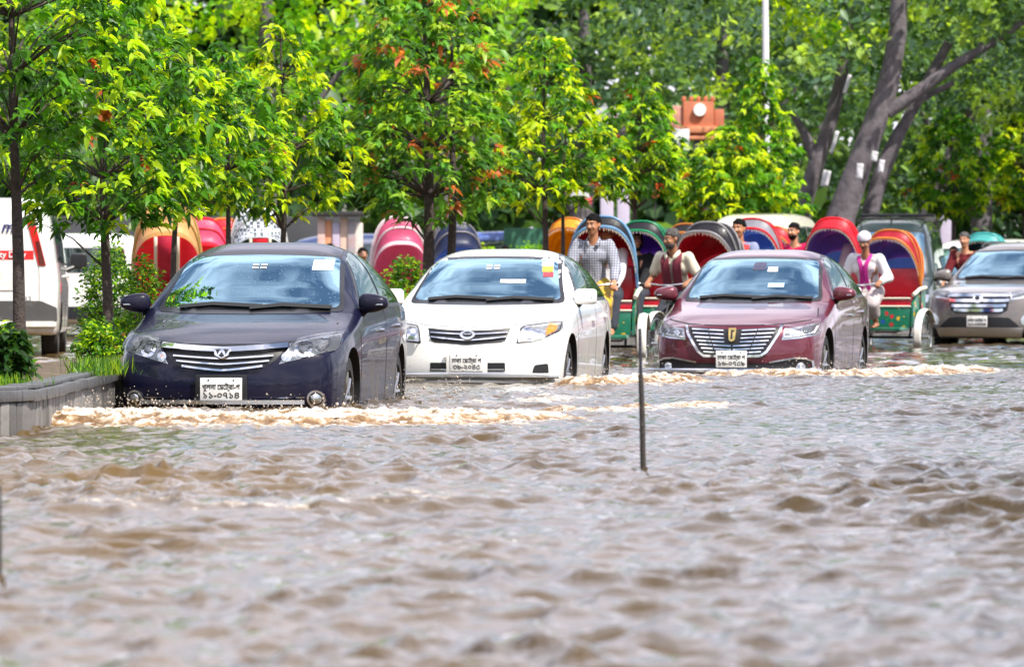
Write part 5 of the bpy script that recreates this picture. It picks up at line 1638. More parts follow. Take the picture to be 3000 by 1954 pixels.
    for nm, ins, mt in (('hood', 0.0, outer), ('hood_lining', .016, LIT_LIN.get(lining.name, lining))):
        mb = MB(); P = [bow(ph0 + (ph1 - ph0) * u, Rof(u), .82 - .04 * u, inset=ins) for u in np.linspace(0, 1, NP)]
        v, f = grid_mesh(P); mb.add(v, f)
        if outer2 is not None and nm == 'hood':
            mb.m = [(i // 24 * 8 // 28) % 2 for i in range(len(f))]
            o = mb.build(nm, [mt, outer2], t, angle=60)
        else:
            o = mb.build(nm, mt, t, angle=60)
    rm = MB(); v, f = tube(bow(ph0, Rof(0), .82, 33), .020, 8); rm.add(v, f); rm.build('hood_rim', rim, t)
    for k in (1, 2, 3):                                    # bows standing out under the cloth
        u = k / 4
        rb_ = MB(); v, f = tube(bow(ph0 + (ph1 - ph0) * u, Rof(u) + .006, .82 - .04 * u, 25), .015, 6); rb_.add(v, f)
        rb_.build('hood_bow', outer2 or rim, t)
    # curtain closing the back, from the last bow down to the rear board
    last = bow(ph1, Rof(1), .78, 25)
    P = []
    for k in np.linspace(0, 1, 6):
        P.append([(x * (1 - .10 * k), y * (1 - k) + (.375 + .01 * math.sin(x * 30)) * k, z * (1 - k) + .86 * k) for x, y, z in last])
    mb = MB(); v, f = grid_mesh(P); mb.add(v, f); o = mb.build('back_curtain', curtain or LIT_LIN.get(lining.name, lining), t, angle=60)
    fg_ = MB()                                             # fringe under the front bow
    fb_ = bow(ph0, Rof(0), .82, 61)
    for k in range(4, 57):
        x, y, z = fb_[k]; l_ = .035 + .015 * (k % 2)
        V_ = [(x - .008, y - .012, z - .012), (x + .008, y - .012, z - .012), (x, y - .012, z - .012 - l_)]
        fg_.add(V_, [(0, 1, 2)])
    fg_.build('fringe', piping, t)['kind'] = 'stuff'
    if stripe is not None:
        tp = last[12]
        for (x0, x1, m_) in ((-.10, .10, stripe), (.11, .15, M_piping), (-.15, -.11, M_piping)):
            mb = MB(); P = [[(x, tp[1] * (1 - k) + .375 * k + .012, (tp[2] - .015) * (1 - k) + .86 * k) for x in (x0, x1)] for k in np.linspace(0, 1, 4)]
            v, f = grid_mesh(P); mb.add(v, f); o = mb.build('curtain_band', m_, t); o.modifiers.new("t", 'SOLIDIFY').thickness = .006
    return t

F_ = fabric
blue = F_("blue_cloth", (.05, .13, .55)); red = F_("red_cloth", (.70, .02, .04)); crimson = F_("crimson_cloth", (.52, .015, .035))
cream = F_("cream_yellow_cloth", (.70, .52, .20)); sky_b = F_("sky_blue_trim", (.22, .42, .62)); black_c = F_("black_cloth", (.02, .02, .025))
purple = F_("purple_cloth", (.16, .05, .42)); green_t = F_("green_trim", (.02, .35, .16)); pink = F_("pink_cloth", (.62, .10, .22))
yellow = F_("yellow_cloth", (.72, .42, .02), dirt=(.30, .04, .03), dscale=11, damt=.95); teal_c = F_("teal_cloth", (.10, .50, .48)); orange = F_("orange_trim", (.65, .28, .05))
navy_c = F_("navy_cloth", (.02, .03, .09)); white_c = F_("white_cloth", (.75, .74, .72)); grey_c = F_("grey_cloth", (.33, .32, .33))
def checker_mat():
    m = mat("silver_check_cloth", (.5, .5, .5), .35, .3)
    n, l = nodes_of(m); b = n["Principled BSDF"]
    co = n.new("ShaderNodeTexCoord"); ck = n.new("ShaderNodeTexChecker"); ck.inputs["Scale"].default_value = 22
    ck.inputs[1].default_value = (.75, .76, .78, 1); ck.inputs[2].default_value = (.10, .12, .14, 1)
    l.new(co.outputs["Object"], ck.inputs[0]); l.new(ck.outputs[0], b.inputs["Base Color"])
    return m
check_c = checker_mat()
darkgreen_c = F_("dark_green_cloth", (.02, .06, .05))

def spot(px, s, gz=-.2):
    return ((px - 1500) / s, FPX / s, gz)
RK = {}
RK['yellow'] = rickshaw('rickshaw seen from behind with ribbed cream-yellow hood and red back', spot(490, 247, -.06), R(183), cream, red, orange, panel=red, stripe=fabric("pink_band", (.60, .04, .10)), hood_h=.78, outer2=F_('ochre_cloth', (.52, .36, .12)))
RK['pink'] = rickshaw('rickshaw seen from behind with pink striped hood, beyond the cream-yellow one', spot(592, 196, -.06), R(184), pink, red, orange, panel=red, hood_h=.78, outer2=red)
RK['redback'] = rickshaw('rickshaw with plain bright red hood, farthest of the far-lane hoods at left', spot(655, 180, -.06), R(184), red, red, orange, panel=red, hood_h=.86)
RK['silver'] = rickshaw('rickshaw seen from behind with silver checked hood over dark green back', spot(758, 215, -.06), R(184), check_c, darkgreen_c, white_c, panel=darkgreen_c, stripe=red, hood_h=.88)
RK['pinkwhite'] = rickshaw('rickshaw with pink and white hood left of the red-tufted tree trunk', spot(1165, 196, -.06), R(186), pink, pink, white_c, panel=red, outer2=white_c)
RK['bluefar'] = rickshaw('rickshaw with blue hood and grey ribs right of the red-tufted tree trunk', spot(1330, 192, -.06), R(188), navy_c, blue, grey_c, panel=blue, hood_h=.74)
RK['yellowfar'] = rickshaw('rickshaw with yellow and maroon patterned hood behind the checked-shirt man', spot(1668, 196), R(-12), yellow, yellow, orange, hood_h=.92)
RK['check'] = rickshaw('rickshaw with glossy red lining and blue rim ridden by the checked-shirt man', spot(1763, 248), R(-6), black_c, red, sky_b, hood_h=.74)
RK['purple'] = rickshaw('rickshaw with purple lining and green rim carrying the woman in black', spot(1878, 213), R(-12), black_c, purple, green_t, hood_h=.80)
RK['dark'] = rickshaw('rickshaw with black and white hood just behind the purple-lined one', spot(1850, 186), R(-12), white_c, black_c, black_c, hood_h=.82)
RK['scarf'] = rickshaw('rickshaw with dark red lining and black hood ridden by the man with maroon scarf', spot(2070, 232), R(-22), black_c, crimson, grey_c, hood_h=.72)
RK['redrim'] = rickshaw('rickshaw with deep blue lining and bright red rim behind the maroon car roof', spot(2203, 222), R(-11), grey_c, blue, red, hood_h=.80)
RK['greyhood'] = rickshaw('rickshaw with grey hood behind the man with maroon scarf', spot(2095, 190), R(-14), grey_c, black_c, grey_c, hood_h=.84)
RK['blue'] = rickshaw('rickshaw with blue lining, white strip for its back opening and red rim beside the red-shirted man', spot(2440, 205), R(-13), red, blue, red, hood_h=.88)
RK['backblue'] = rickshaw('rickshaw with blue lining half hidden behind the red-rimmed hood', spot(2262, 182), R(-14), red, blue, orange, hood_h=.86)
RK['backred'] = rickshaw('rickshaw with red lining and yellow rim behind the man with maroon scarf', spot(2010, 190), R(-12), black_c, red, orange, hood_h=.86)
RK['low'] = rickshaw('rickshaw with its hood folded low, ridden by the man in the magenta-red shirt', spot(2375, 198), R(-16), grey_c, crimson, grey_c, hood_h=.34)
RK['cap'] = rickshaw('rickshaw with blue lining and orange rim ridden by the man in the white cap', spot(2607, 213), R(-20), crimson, blue, orange, hood_h=.68)
RK['teal'] = rickshaw('rickshaw with pale teal hood and black lining behind the off-roader', spot(2880, 180), R(-20), teal_c, black_c, teal_c, hood_h=.76)
RK['smallred'] = rickshaw('distant rickshaw with yellow topped red hood below the leaning trunks', spot(2395, 152), R(-14), red, crimson, orange, hood_h=.84)
# white cloth strip standing in for the bright back opening of the hood
mb = MB(); P = []
for k, u in enumerate(np.linspace(0, 1, 8)):
    P.append([(.06 + dx * (.6 + .4 * math.sin(u * 3.1)) + .10 * u, .13 - .16 * u * 0 - .02, 1.02 + .55 * u) for dx in (-.09, 0, .09)])
v, f = grid_mesh(P); mb.add(v, f); o = mb.build('opening_strip', white_c, RK['blue']); o.location = (.02, .16, .08); o.modifiers.new("t", 'SOLIDIFY').thickness = .01
# ------------------------------------------------------------------ people
def capsule(p0, p1, r0, r1, n=12):
    p0, p1 = Vector(p0), Vector(p1)
    d = p1 - p0
    L = d.length
    if L < 1e-6: d = Vector((0, 0, 1))
    d = d.normalized()
    pts, rad = [], []
    for a in (-85, -60, -30, 0):
        pts.append(p0 + d * (r0 * math.sin(R(a)))); rad.append(max(r0 * math.cos(R(a)), 1e-4))
    for a in (0, 30, 60, 85):
        pts.append(p1 + d * (r1 * math.sin(R(a)))); rad.append(max(r1 * math.cos(R(a)), 1e-4))
    # keep rings apart
    q = [pts[0]]
    for i in range(1, len(pts)):
        if (pts[i] - q[-1]).length < 1e-5: pts[i] = pts[i] + d * 1e-4
        q.append(pts[i])
    return tube(q, rad, n)

def remesh(name, mb, vox, m, parent=None, smooth=6, disp=None, loc=None):
    me = bpy.data.meshes.new(name); me.from_pydata(mb.v, [], mb.f)
    o = link(name, me, parent)
    r_ = o.modifiers.new("r", 'REMESH'); r_.mode = 'VOXEL'; r_.voxel_size = vox
    s_ = o.modifiers.new("s", 'SMOOTH'); s_.factor = .5; s_.iterations = smooth
    bpy.context.view_layer.update()
    apply_mods(o)
    me = o.data
    if disp is not None:
        n = len(me.vertices)
        co = np.empty(n * 3, np.float32); me.vertices.foreach_get("co", co); co = co.reshape(-1, 3)
        no = np.empty(n * 3, np.float32); me.vertices.foreach_get("normal", no); no = no.reshape(-1, 3)
        amp, fq, seed = disp
        wv = vnoise(seed, co[:, 0] * fq, co[:, 1] * fq, co[:, 2] * fq * .45) + .5 * vnoise(seed + 1, co[:, 0] * fq * 2.3, co[:, 1] * fq * 2.3, co[:, 2] * fq)
        co = co + no * (wv * amp)[:, None]
        me.vertices.foreach_set("co", co.astype(np.float32).ravel())
    me.materials.clear(); me.materials.append(m)
    me.polygons.foreach_set("use_smooth", [True] * len(me.polygons)); me.update()
    return o

SKIN = [mat("skin_a", (.44, .19, .095), .48, var=.12, vscale=14), mat("skin_b", (.34, .15, .078), .48, var=.12, vscale=14), mat("skin_c", (.50, .235, .13), .48, var=.1, vscale=14)]
M_hair = mat("black_hair", (.005, .0045, .0045), .7, spec=.12, var=.4, vscale=60, bump=.6, bscale=120)
M_hairg = mat("greying_hair", (.06, .055, .05), .5, var=.5, vscale=60, bump=.6, bscale=120)
M_eye = mat("eye", (.02, .015, .012), .2)
M_eyew = mat("eye_white", (.6, .58, .55), .3)
M_lip = mat("lips", (.20, .06, .045), .45)
def cloth(name, c, **kw):
    return mat(name, c, .85, var=.14, vscale=7, bump=.35, bscale=55, spec=.2, **kw)
def plaid_mat():
    m = cloth("checked_shirt_cloth", (.22, .24, .30))
    n, l = nodes_of(m); b = n["Principled BSDF"]
    co = n.new("ShaderNodeTexCoord"); sp = n.new("ShaderNodeSeparateXYZ"); l.new(co.outputs["Object"], sp.inputs[0])
    outs = []
    for ax in (0, 2):
        mu = n.new("ShaderNodeMath"); mu.operation = 'MULTIPLY'; mu.inputs[1].default_value = 34
        l.new(sp.outputs[ax], mu.inputs[0])
        fr = n.new("ShaderNodeMath"); fr.operation = 'FRACT'; l.new(mu.outputs[0], fr.inputs[0])
        lt = n.new("ShaderNodeMath"); lt.operation = 'LESS_THAN'; lt.inputs[1].default_value = .42; l.new(fr.outputs[0], lt.inputs[0])
        outs.append(lt)
    mx_ = n.new("ShaderNodeMath"); mx_.operation = 'MAXIMUM'; l.new(outs[0].outputs[0], mx_.inputs[0]); l.new(outs[1].outputs[0], mx_.inputs[1])
    mi = n.new("ShaderNodeMix"); mi.data_type = 'RGBA'; mi.inputs[6].default_value = (.09, .095, .14, 1); mi.inputs[7].default_value = (.36, .37, .43, 1)
    l.new(mx_.outputs[0], mi.inputs["Factor"]); l.new(mi.outputs[2], b.inputs["Base Color"])
    return m
C = dict(plaid=plaid_mat(), cream=cloth("cream_shirt_cloth", (.62, .58, .46)), white=cloth("white_shirt_cloth", (.66, .64, .66)), grey=cloth("blue_grey_shirt_cloth", (.20, .22, .34)),
         red=cloth("magenta_red_shirt", (.55, .015, .09)), dkred=cloth("dark_red_shirt", (.11, .012, .016)), black=cloth("black_cloth_dress", (.014, .014, .016)), purple=cloth("lilac_shirt", (.30, .18, .42)),
         maroon=cloth("maroon_shirt", (.10, .025, .035)), green=cloth("sage_shirt", (.22, .36, .26)), pink=cloth("pink_shirt", (.62, .26, .28)), blue=cloth("light_blue_shirt", (.20, .34, .58)),
         lungi=cloth("patterned_lungi", (.50, .34, .04), dirt=(.20, .04, .25), dscale=4, damt=.9), lungi2=cloth("faded_floral_lungi", (.48, .42, .42), dirt=(.16, .14, .12), dscale=9, damt=.85), trs=cloth("dark_trousers", (.04, .045, .06)),
         scarf=cloth("maroon_scarf_cloth", (.16, .03, .045)), rscarf=cloth("red_scarf_cloth", (.55, .05, .05)), mscarf=cloth("magenta_scarf_cloth", (.50, .03, .25)), cap=cloth("white_cap_cloth", (.60, .56, .62)))

def person(label, loc, yaw, pel=.96, lean=.25, top='white', bottom='lungi', sleeve=.9, hands=None, feet=None, hyaw=0.0, hpitch=.0, skin=0, hair='black',
           beard=0.0, cap=False, scarf=None, tall=1.0, vox=.0125, headscarf=False, twist=0.0, collar=None, stand=False):
    """A figure facing -Y; pelvis height, forward lean, where hands and feet are."""
    sk = SKIN[skin]
    Vv = Vector
    pelv = Vv((0, 0, pel))
    up = Vv((0, -math.sin(lean), math.cos(lean)))
    chest = pelv + up * .34 * tall
    neck = pelv + up * .53 * tall + Vv((0, -.015, 0))
    rt = Vv((math.cos(twist), math.sin(twist), 0))
    sh = {s: chest + up * .125 * tall + rt * (s * .185) for s in (-1, 1)}
    hips = {s: pelv + Vv((s * .095, 0, -.02)) for s in (-1, 1)}
    hands = hands or {-1: pelv + Vv((-.22, -.28, -.05)), 1: pelv + Vv((.22, -.28, -.05))}
    feet = feet or {-1: Vv((-.1, -.30, .32)), 1: Vv((.1, -.22, .50))}
    hands = {s: Vv(h) for s, h in hands.items()}; feet = {s: Vv(h) for s, h in feet.items()}
    def two_bone(a, b, l0, l1, pole):
        d = b - a; L = min(d.length, (l0 + l1) * .995)
        dn = d.normalized()
        b = a + dn * L
        x = (l0 * l0 - l1 * l1 + L * L) / (2 * L)
        h = math.sqrt(max(l0 * l0 - x * x, 0))
        pl = pole - dn * pole.dot(dn)
        pl.normalize()
        return a + dn * x + pl * h, b
    elb, knee = {}, {}
    for s in (-1, 1):
        elb[s], hands[s] = two_bone(sh[s], hands[s], .29 * tall, .26 * tall, Vv((s * .42, .6, -.6)))
        knee[s], feet[s] = two_bone(hips[s], feet[s], .43 * tall, .42 * tall, Vv((s * .12, -1, .15)))
    body = MB()
    def cp(m_, a, b, r0, r1, n=12):
        v, f = capsule(a, b, r0, r1, n); m_.add(v, f)
    # torso and neck
    cp(body, pelv + Vv((-.06, 0, 0)), pelv + Vv((.06, 0, 0)), .125, .125)
    cp(body, pelv, chest, .125, .135)
    cp(body, chest + rt * -.08, chest + rt * .08, .125, .125)
    cp(body, sh[-1] + rt * .05 - up * .02, sh[1] - rt * .05 - up * .02, .075, .075)
    head = neck + up * .05 + Vv((0, -.03, .115))
    cp(body, neck - up * .06, head + Vv((0, .02, -.05)), .060, .055)
    # head frame
    Rz = Matrix.Rotation(hyaw, 4, 'Z') @ Matrix.Rotation(hpitch, 4, 'X')
    H = Matrix.Translation(head) @ Rz
    def hp(x, y, z): return H @ Vv((x, y, z))
    for (c_, r_) in (((0, .012, .035), (.076, .094, .082)), ((0, -.018, -.02), (.064, .072, .085)), ((0, -.045, -.085), (.038, .036, .032)), ((0, -.03, -.06), (.056, .05, .04))):
        v, f = sell(c_, r_, 1, nu=18, nv=12); body.add([H @ Vv(p) for p in v], f)
    cp(body, hp(0, -.088, .018), hp(0, -.112, -.022), .010, .0155, 8)
    for s in (-1, 1):
        cp(body, hp(s * .012, -.086, .030), hp(s * .048, -.076, .032), .011, .010, 8)
        cp(body, hp(s * .038, -.078, -.012), hp(s * .046, -.066, -.03), .017, .016, 8)
        cp(body, hp(s * .014, -.098, -.026), hp(s * .014, -.092, -.026), .009, .008, 8)
        v, f = sell((s * .078, .012, .0), (.012, .022, .033), 1, nu=10, nv=8); body.add([H @ Vv(p) for p in v], f)
    cp(body, hp(-.018, -.086, -.056), hp(.018, -.086, -.056), .0095, .0095, 8)
    # limbs
    for s in (-1, 1):
        k_ = .82 if sleeve > .55 else 1.0
        cp(body, sh[s], elb[s], .050 * k_, .040 * k_); cp(body, elb[s], hands[s], .040 * k_, .027)
        d = (hands[s] - elb[s]).normalized()
        fwd = (d + Vv((0, -.2, -.35))).normalized()
        side = Vv((1, 0, 0)) - fwd * fwd.x; side.normalize()
        nrm = side.cross(fwd)
        if nrm.z < 0: nrm = -nrm
        palm = hands[s] + fwd * .05
        for k in (-1, 0, 1):
            cp(body, hands[s] + side * k * .016, palm + side * k * .025 + fwd * .02, .018, .016, 8)
        for k, L in zip((-1.5, -.5, .5, 1.5), (.060, .072, .075, .066) if s > 0 else (.066, .075, .072, .060)):
            a = palm + side * k * .0185 + fwd * .025
            b = a + fwd * L * .45 - nrm * L * .22
            c2 = b - nrm * L * .55 - fwd * L * .05
            cp(body, a, b, .0105, .0098, 8); cp(body, b, c2, .0098, .0088, 8)
        th = palm - side * s * .03 - fwd * .02
        cp(body, th, th - side * s * .028 + fwd * .03 - nrm * .012, .012, .0105, 8)
        cp(body, th - side * s * .028 + fwd * .03 - nrm * .012, th - side * s * .018 + fwd * .055 - nrm * .03, .0105, .009, 8)
        cp(body, hips[s], knee[s], .088, .058); cp(body, knee[s], feet[s] + Vv((0, 0, .04)), .056, .038)
        cp(body, feet[s] + Vv((0, .045, .0)), feet[s] + Vv((0, -.11, -.02)), .040, .030)
        cp(body, feet[s] + Vv((.015, -.10, -.02)), feet[s] + Vv((.012, -.17, -.03)), .028, .020)
        cp(body, feet[s] + Vv((-.02, -.10, -.02)), feet[s] + Vv((-.02, -.155, -.03)), .026, .018)
    o = remesh('person', body, vox, sk, None, 4)
    o.location = loc; o.rotation_euler = (0, 0, yaw)
    tag(o, label, 'person')
    # eyes, brows, mouth
    for s in (-1, 1):
        e = MB(); v, f = sell((s * .031, -.083, .012), (.0135, .008, .0075), 1, nu=12, nv=8); e.add([H @ Vv(p) for p in v], f); ey = e.build('eye', M_eyew, o)
        e = MB(); v, f = sell((s * .031, -.0895, .012), (.006, .003, .006), 1, nu=10, nv=6); e.add([H @ Vv(p) for p in v], f); e.build('pupil', M_eye, ey)
        e = MB(); v, f = capsule(hp(s * .014, -.096, .034), hp(s * .050, -.082, .036), .0055, .004, 6); e.add(v, f); e.build('eyebrow', M_hair, o)
    e = MB(); v, f = capsule(hp(-.014, -.0935, -.058), hp(.014, -.0935, -.058), .005, .005, 6); e.add(v, f); e.build('mouth', M_lip, o)
    mh = M_hairg if hair == 'grey' else M_hair
    rgp = np.random.default_rng(abs(hash(label)) % 9999 if False else len(label) * 7 + int(abs(loc[0]) * 31))
    def shell(nm, m_, c_, r_, keep, jit=.006, nu=36, nv=26):
        v, f = sell(c_, r_, 1, nu=nu, nv=nv)
        v = [Vv(p) for p in v]
        kf = [q for q in f if keep(sum((v[i] for i in q), Vv()) / 4)]
        J = vnoise(17, np.array([p.x for p in v]) * 75, np.array([p.y for p in v]) * 75, np.array([p.z for p in v]) * 75)
        v = [p + (p - Vv(c_)).normalized() * (jit * J[i]) for i, p in enumerate(v)]
        mb = MB(); mb.add([H @ p for p in v], kf)
        ob = mb.build(nm, m_, o, angle=80)
        sm = ob.modifiers.new("t", 'SOLIDIFY'); sm.thickness = .008; sm.offset = 0
        return ob
    if not headscarf:
        shell('hair', mh, (0, .018, .042), (.0805, .098, .090), lambda p: p.z > .075 - (p.y + .06) * .9 - (.02 if abs(p.x) < .05 else 0) and p.z > -.06, jit=.016)
    if beard > .8:
        shell('beard', mh if hair != 'grey' else M_hairg, (0, -.03, -.05), (.060, .0635, .068), lambda p: p.z < -.052 and p.y < .01 and not (abs(p.x) < .016 and p.z > -.066), jit=.004)
    if beard > 0:
        mo = MB(); v, f = capsule(hp(-.024, -.098, -.049), hp(0, -.106, -.041), .0035, .005, 6); mo.add(v, f); v, f = capsule(hp(.024, -.098, -.049), hp(0, -.106, -.041), .0035, .005, 6); mo.add(v, f)
        mo.build('moustache', mh, o)
    if cap:
        shell('cap', C['cap'], (0, .012, .055), (.092, .104, .090), lambda p: p.z > .035, jit=.003)
    if headscarf:
        shell('headscarf', C['black'], (0, .02, .0), (.105, .12, .165), lambda p: not (p.y < -.035 and abs(p.x) < .062 and -.10 < p.z < .085), jit=.006)
    # shirt
    s_ = MB()
    cp(s_, pelv + Vv((-.055, 0, -.03)), pelv + Vv((.055, 0, -.03)), .138, .138)
    cp(s_, pelv, chest, .138, .142)
    cp(s_, chest + rt * -.07, chest + rt * .07, .135, .135)
    cp(s_, sh[-1] + rt * .05 - up * .025, sh[1] - rt * .05 - up * .025, .082, .082)
    for s in (-1, 1):
        cp(s_, sh[s], elb[s] if sleeve > .55 else sh[s].lerp(elb[s], sleeve / .5 * .8), .074, .070)
        if sleeve > .55:
            cp(s_, elb[s], elb[s].lerp(hands[s], (sleeve - .5) * 1.8), .070, .048)
    sho = remesh('shirt', s_, max(vox, .013), C[top], o, 6, (.009, 11, 50 + len(label)))
    if collar or top in ('plaid', 'cream'):
        cl = MB()
        for s in (-1, 1):
            q = [neck + Vv((s * .01, .07, .0)), neck + Vv((s * .075, .03, .005)), neck + Vv((s * .070, -.055, -.02)), neck + Vv((s * .035, -.10, -.075))]
            P = [[p + Vv((0, 0, .025)), p + Vv((s * .02, -.008, -.028))] for p in q]
            v, f = grid_mesh(P); cl.add(v, f)
        co_ = cl.build('collar', C[top], o); co_.modifiers.new("t", 'SOLIDIFY').thickness = .008
    # lower garment
    l_ = MB()
    if bottom.startswith('lungi'):
        for s in (-1, 1):
            cp(l_, hips[s], knee[s], .125, .105); cp(l_, knee[s], knee[s].lerp(feet[s], .45), .100, .092)
        mid = (knee[-1] + knee[1]) / 2
        cp(l_, pelv + Vv((0, 0, -.02)), mid, .14, .09); cp(l_, knee[-1], knee[1], .09, .09)
        cp(l_, pelv + Vv((-.06, 0, -.02)), pelv + Vv((.06, 0, -.02)), .146, .146)
    else:
        cp(l_, pelv + Vv((-.06, 0, -.02)), pelv + Vv((.06, 0, -.02)), .142, .142)
        for s in (-1, 1):
            cp(l_, hips[s], knee[s], .105, .078); cp(l_, knee[s], knee[s].lerp(feet[s], .85), .076, .062)
    remesh('lungi' if bottom.startswith('lungi') else 'trousers', l_, .015, C[bottom], o, 6, (.010, 10, 70 + len(label)))
    if scarf:
        sc = MB()
        for s in (-1, 1):
            q = [neck + Vv((s * .015, .085, .005)), neck + Vv((s * .085, .03, -.005)), neck + Vv((s * .09, -.06, -.05)), chest + up * .03 + rt * (s * (.03 if scarf == 'mscarf' else .075)) + Vv((0, -.175, 0)),
                 pelv + up * .17 + rt * (s * (.025 if scarf == 'mscarf' else .07)) + Vv((0, -.185, 0)), pelv + up * .0 + rt * (s * .075) + Vv((0, -.185, -.02))]
            P = []
            for i, p in enumerate(q):
                wv = (.028 + .012 * min(i, 3)) * (.55 if scarf == 'mscarf' else 1)
                P.append([p + rt * (-wv), p + rt * (-wv * .3) + Vv((0, -.014, 0)), p + rt * (wv * .4) + Vv((0, -.002, 0)), p + rt * wv + Vv((0, -.012, 0))])
            v, f = grid_mesh(P); sc.add(v, f)
        so = sc.build('scarf', C[scarf], o, angle=80)
        so.modifiers.new("t", 'SOLIDIFY').thickness = .014
        so.modifiers.new("s", 'SUBSURF').levels = 1; so.modifiers["s"].render_levels = 2
    return o

def seat_on(rk, dx=0, dy=-1.0, dz=0.0):
    t = RK[rk]; a = t.rotation_euler.z
    return (t.location.x + dx * math.cos(a) - dy * math.sin(a), t.location.y + dx * math.sin(a) + dy * math.cos(a), t.location.z + dz), a
BAR = {-1: (-.265, -.385, 1.105), 1: (.265, -.385, 1.105)}
def rider(label, rk, **kw):
    l, a = seat_on(rk)
    kw.setdefault('feet', {-1: (-.12, -.16, .30), 1: (.12, -.10, .52)})
    return person(label, l, a, hands=dict(BAR), **kw)
rider('man in a blue-grey checked shirt pedalling behind the white car', 'check', pel=1.06, lean=.16, top='plaid', bottom='lungi', sleeve=.97, hyaw=-.38, skin=0, beard=.4, vox=.011, tall=1.02, hpitch=.05)
rider('man in a cream shirt with a maroon scarf round his neck, leaning on his handlebar', 'scarf', pel=.98, lean=.40, top='cream', bottom='trs', sleeve=.42, hyaw=-.55, hpitch=.12, skin=1, beard=1, hair='grey', scarf='scarf', vox=.011)
rider('man in a blue-grey shirt with red checked scarf above the maroon car roof', 'redrim', pel=1.10, lean=.15, top='grey', bottom='trs', sleeve=.9, hyaw=-.25, skin=0, scarf='rscarf', beard=.5, vox=.012)
rider('bearded man in a bright magenta-red shirt above the maroon car roof', 'low', pel=1.14, lean=.12, top='red', bottom='trs', sleeve=.45, hyaw=-.35, skin=2, beard=1, vox=.012)
rider('man in white cap pedalling with bare shins, right of the maroon car', 'cap', pel=.98, lean=.34, top='white', bottom='lungi2', sleeve=.95, hyaw=.0, hpitch=.35, skin=1, cap=True, scarf='mscarf', beard=.5, vox=.011)
rider('man in a dark red shirt behind the off-roader', 'teal', pel=1.08, lean=.18, top='dkred', bottom='trs', sleeve=.9, skin=2, beard=.6, hair='grey', vox=.013)
SIT = dict(pel=.97, lean=-.05, feet={-1: (-.1, -.55, .52), 1: (.1, -.55, .52)}, hands={-1: (-.12, -.36, .98), 1: (.12, -.36, .98)})
def passenger(label, rk, dx, **kw):
    l, a = seat_on(rk, dx, .05)
    d = dict(SIT); d.update(kw)
    return person(label, l, a, **d)
passenger('passenger in a white shirt half hidden behind the checked-shirt man', 'check', .06, top='white', bottom='trs', sleeve=.95, skin=0, vox=.014)
passenger('woman in a black headscarf and dress riding in the purple-lined rickshaw', 'purple', -.08, top='black', bottom='trs', sleeve=.97, skin=2, headscarf=True, hyaw=.5, vox=.014)
passenger('passenger in a white shirt beside the woman in black', 'purple', -.30, top='white', bottom='trs', sleeve=.9, skin=2, vox=.015, pel=.9)
rider('dark-haired man in a light blue shirt behind the man with maroon scarf', 'greyhood', pel=1.12, lean=.35, top='blue', bottom='trs', sleeve=.5, hpitch=.3, skin=2, vox=.014)
passenger('dark-haired passenger in a lilac shirt behind the cream-yellow hood', 'pink', -.05, top='purple', bottom='trs', sleeve=.9, skin=1, vox=.015, pel=1.05)
rider('dark-haired puller in a white shirt seen from behind beyond the white car', 'pinkwhite', pel=1.0, lean=.2, top='white', bottom='lungi2', sleeve=.9, skin=1, vox=.014)
STAND = dict(lean=.02, pel=.92, feet={-1: (-.1, -.02, .05), 1: (.1, .02, .05)}, hands={-1: (-.27, -.08, .80), 1: (.27, -.08, .80)})
def walker(label, px, s, yaw, **kw):
    d = dict(STAND); d.update(kw)
    return person(label, spot(px, s, -.15), yaw, **d)
walker('pedestrian in a maroon shirt in front of the postered kiosk', 965, 160, R(170), top='maroon', bottom='trs', skin=1, vox=.015)
walker('pedestrian in a sage green shirt right of the postered kiosk', 1060, 168, R(20), top='green', bottom='trs', skin=1, vox=.015, pel=.82)
walker('pedestrian in a pink shirt standing left of the dark red shirted man', 2795, 150, R(-10), top='pink', bottom='trs', skin=1, vox=.016)
walker('pedestrian in a maroon shirt before the far hedge', 1480, 152, R(10), top='maroon', bottom='trs', skin=1, vox=.016)
walker('man in a white shirt standing at the far right edge', 2985, 150, R(-10), top='white', bottom='trs', skin=1, vox=.016, pel=1.0)
# ------------------------------------------------------------------ far side: big trees, wood, gate, walls, lamp post
def foliage_cloud(name, parent, blobs, n, pal, size, seed, label=None):
    """Leaf sprays spread through lumpy blobs [(x, y, z, rx, ry, rz)]."""
    rg = np.random.default_rng(seed)
    w = np.array([b[3] * b[5] for b in blobs]); w = w / w.sum()
    Ps, Cs, Sz = [], [], []
    for b, wk in zip(blobs, w):
        k = int(n * wk)
        nc = max(6, k // 26)
        d = rg.normal(size=(nc, 3)); d /= np.linalg.norm(d, axis=1, keepdims=True)
        r_ = rg.random(nc) ** .4
        c = np.array(b[:3]) + d * r_[:, None] * np.array(b[3:])
        pc = rg.choice(len(PAL[pal]), nc, p=np.array([a[1] for a in PAL[pal]]) / sum(a[1] for a in PAL[pal]))
        ci = rg.integers(0, nc, k)
        p = c[ci] + rg.normal(0, size * 1.15, (k, 3)) * np.array([1, 1, .7])
        Ps.append(p); Cs.append(np.array([a[0] for a in PAL[pal]])[pc[ci]] * rg.uniform(.75, 1.3, (k, 1)))
    P = np.concatenate(Ps); Cc = np.concatenate(Cs)
    N = len(P)
    th = rg.uniform(0, 6.28, N); el = rg.normal(-.1, .5, N)
    D = np.stack([np.cos(th) * np.cos(el), np.sin(th) * np.cos(el), np.sin(el)], 1)
    L_ = size * rg.uniform(.6, 1.4, N)
    V = leaf_verts(P - D * (L_ * .5)[:, None], D, L_, L_ * rg.uniform(.5, .8, N), .3 * np.ones(N), rg.normal(0, .7, N), .1)
    return leaves_obj(name, V, Cc, parent)

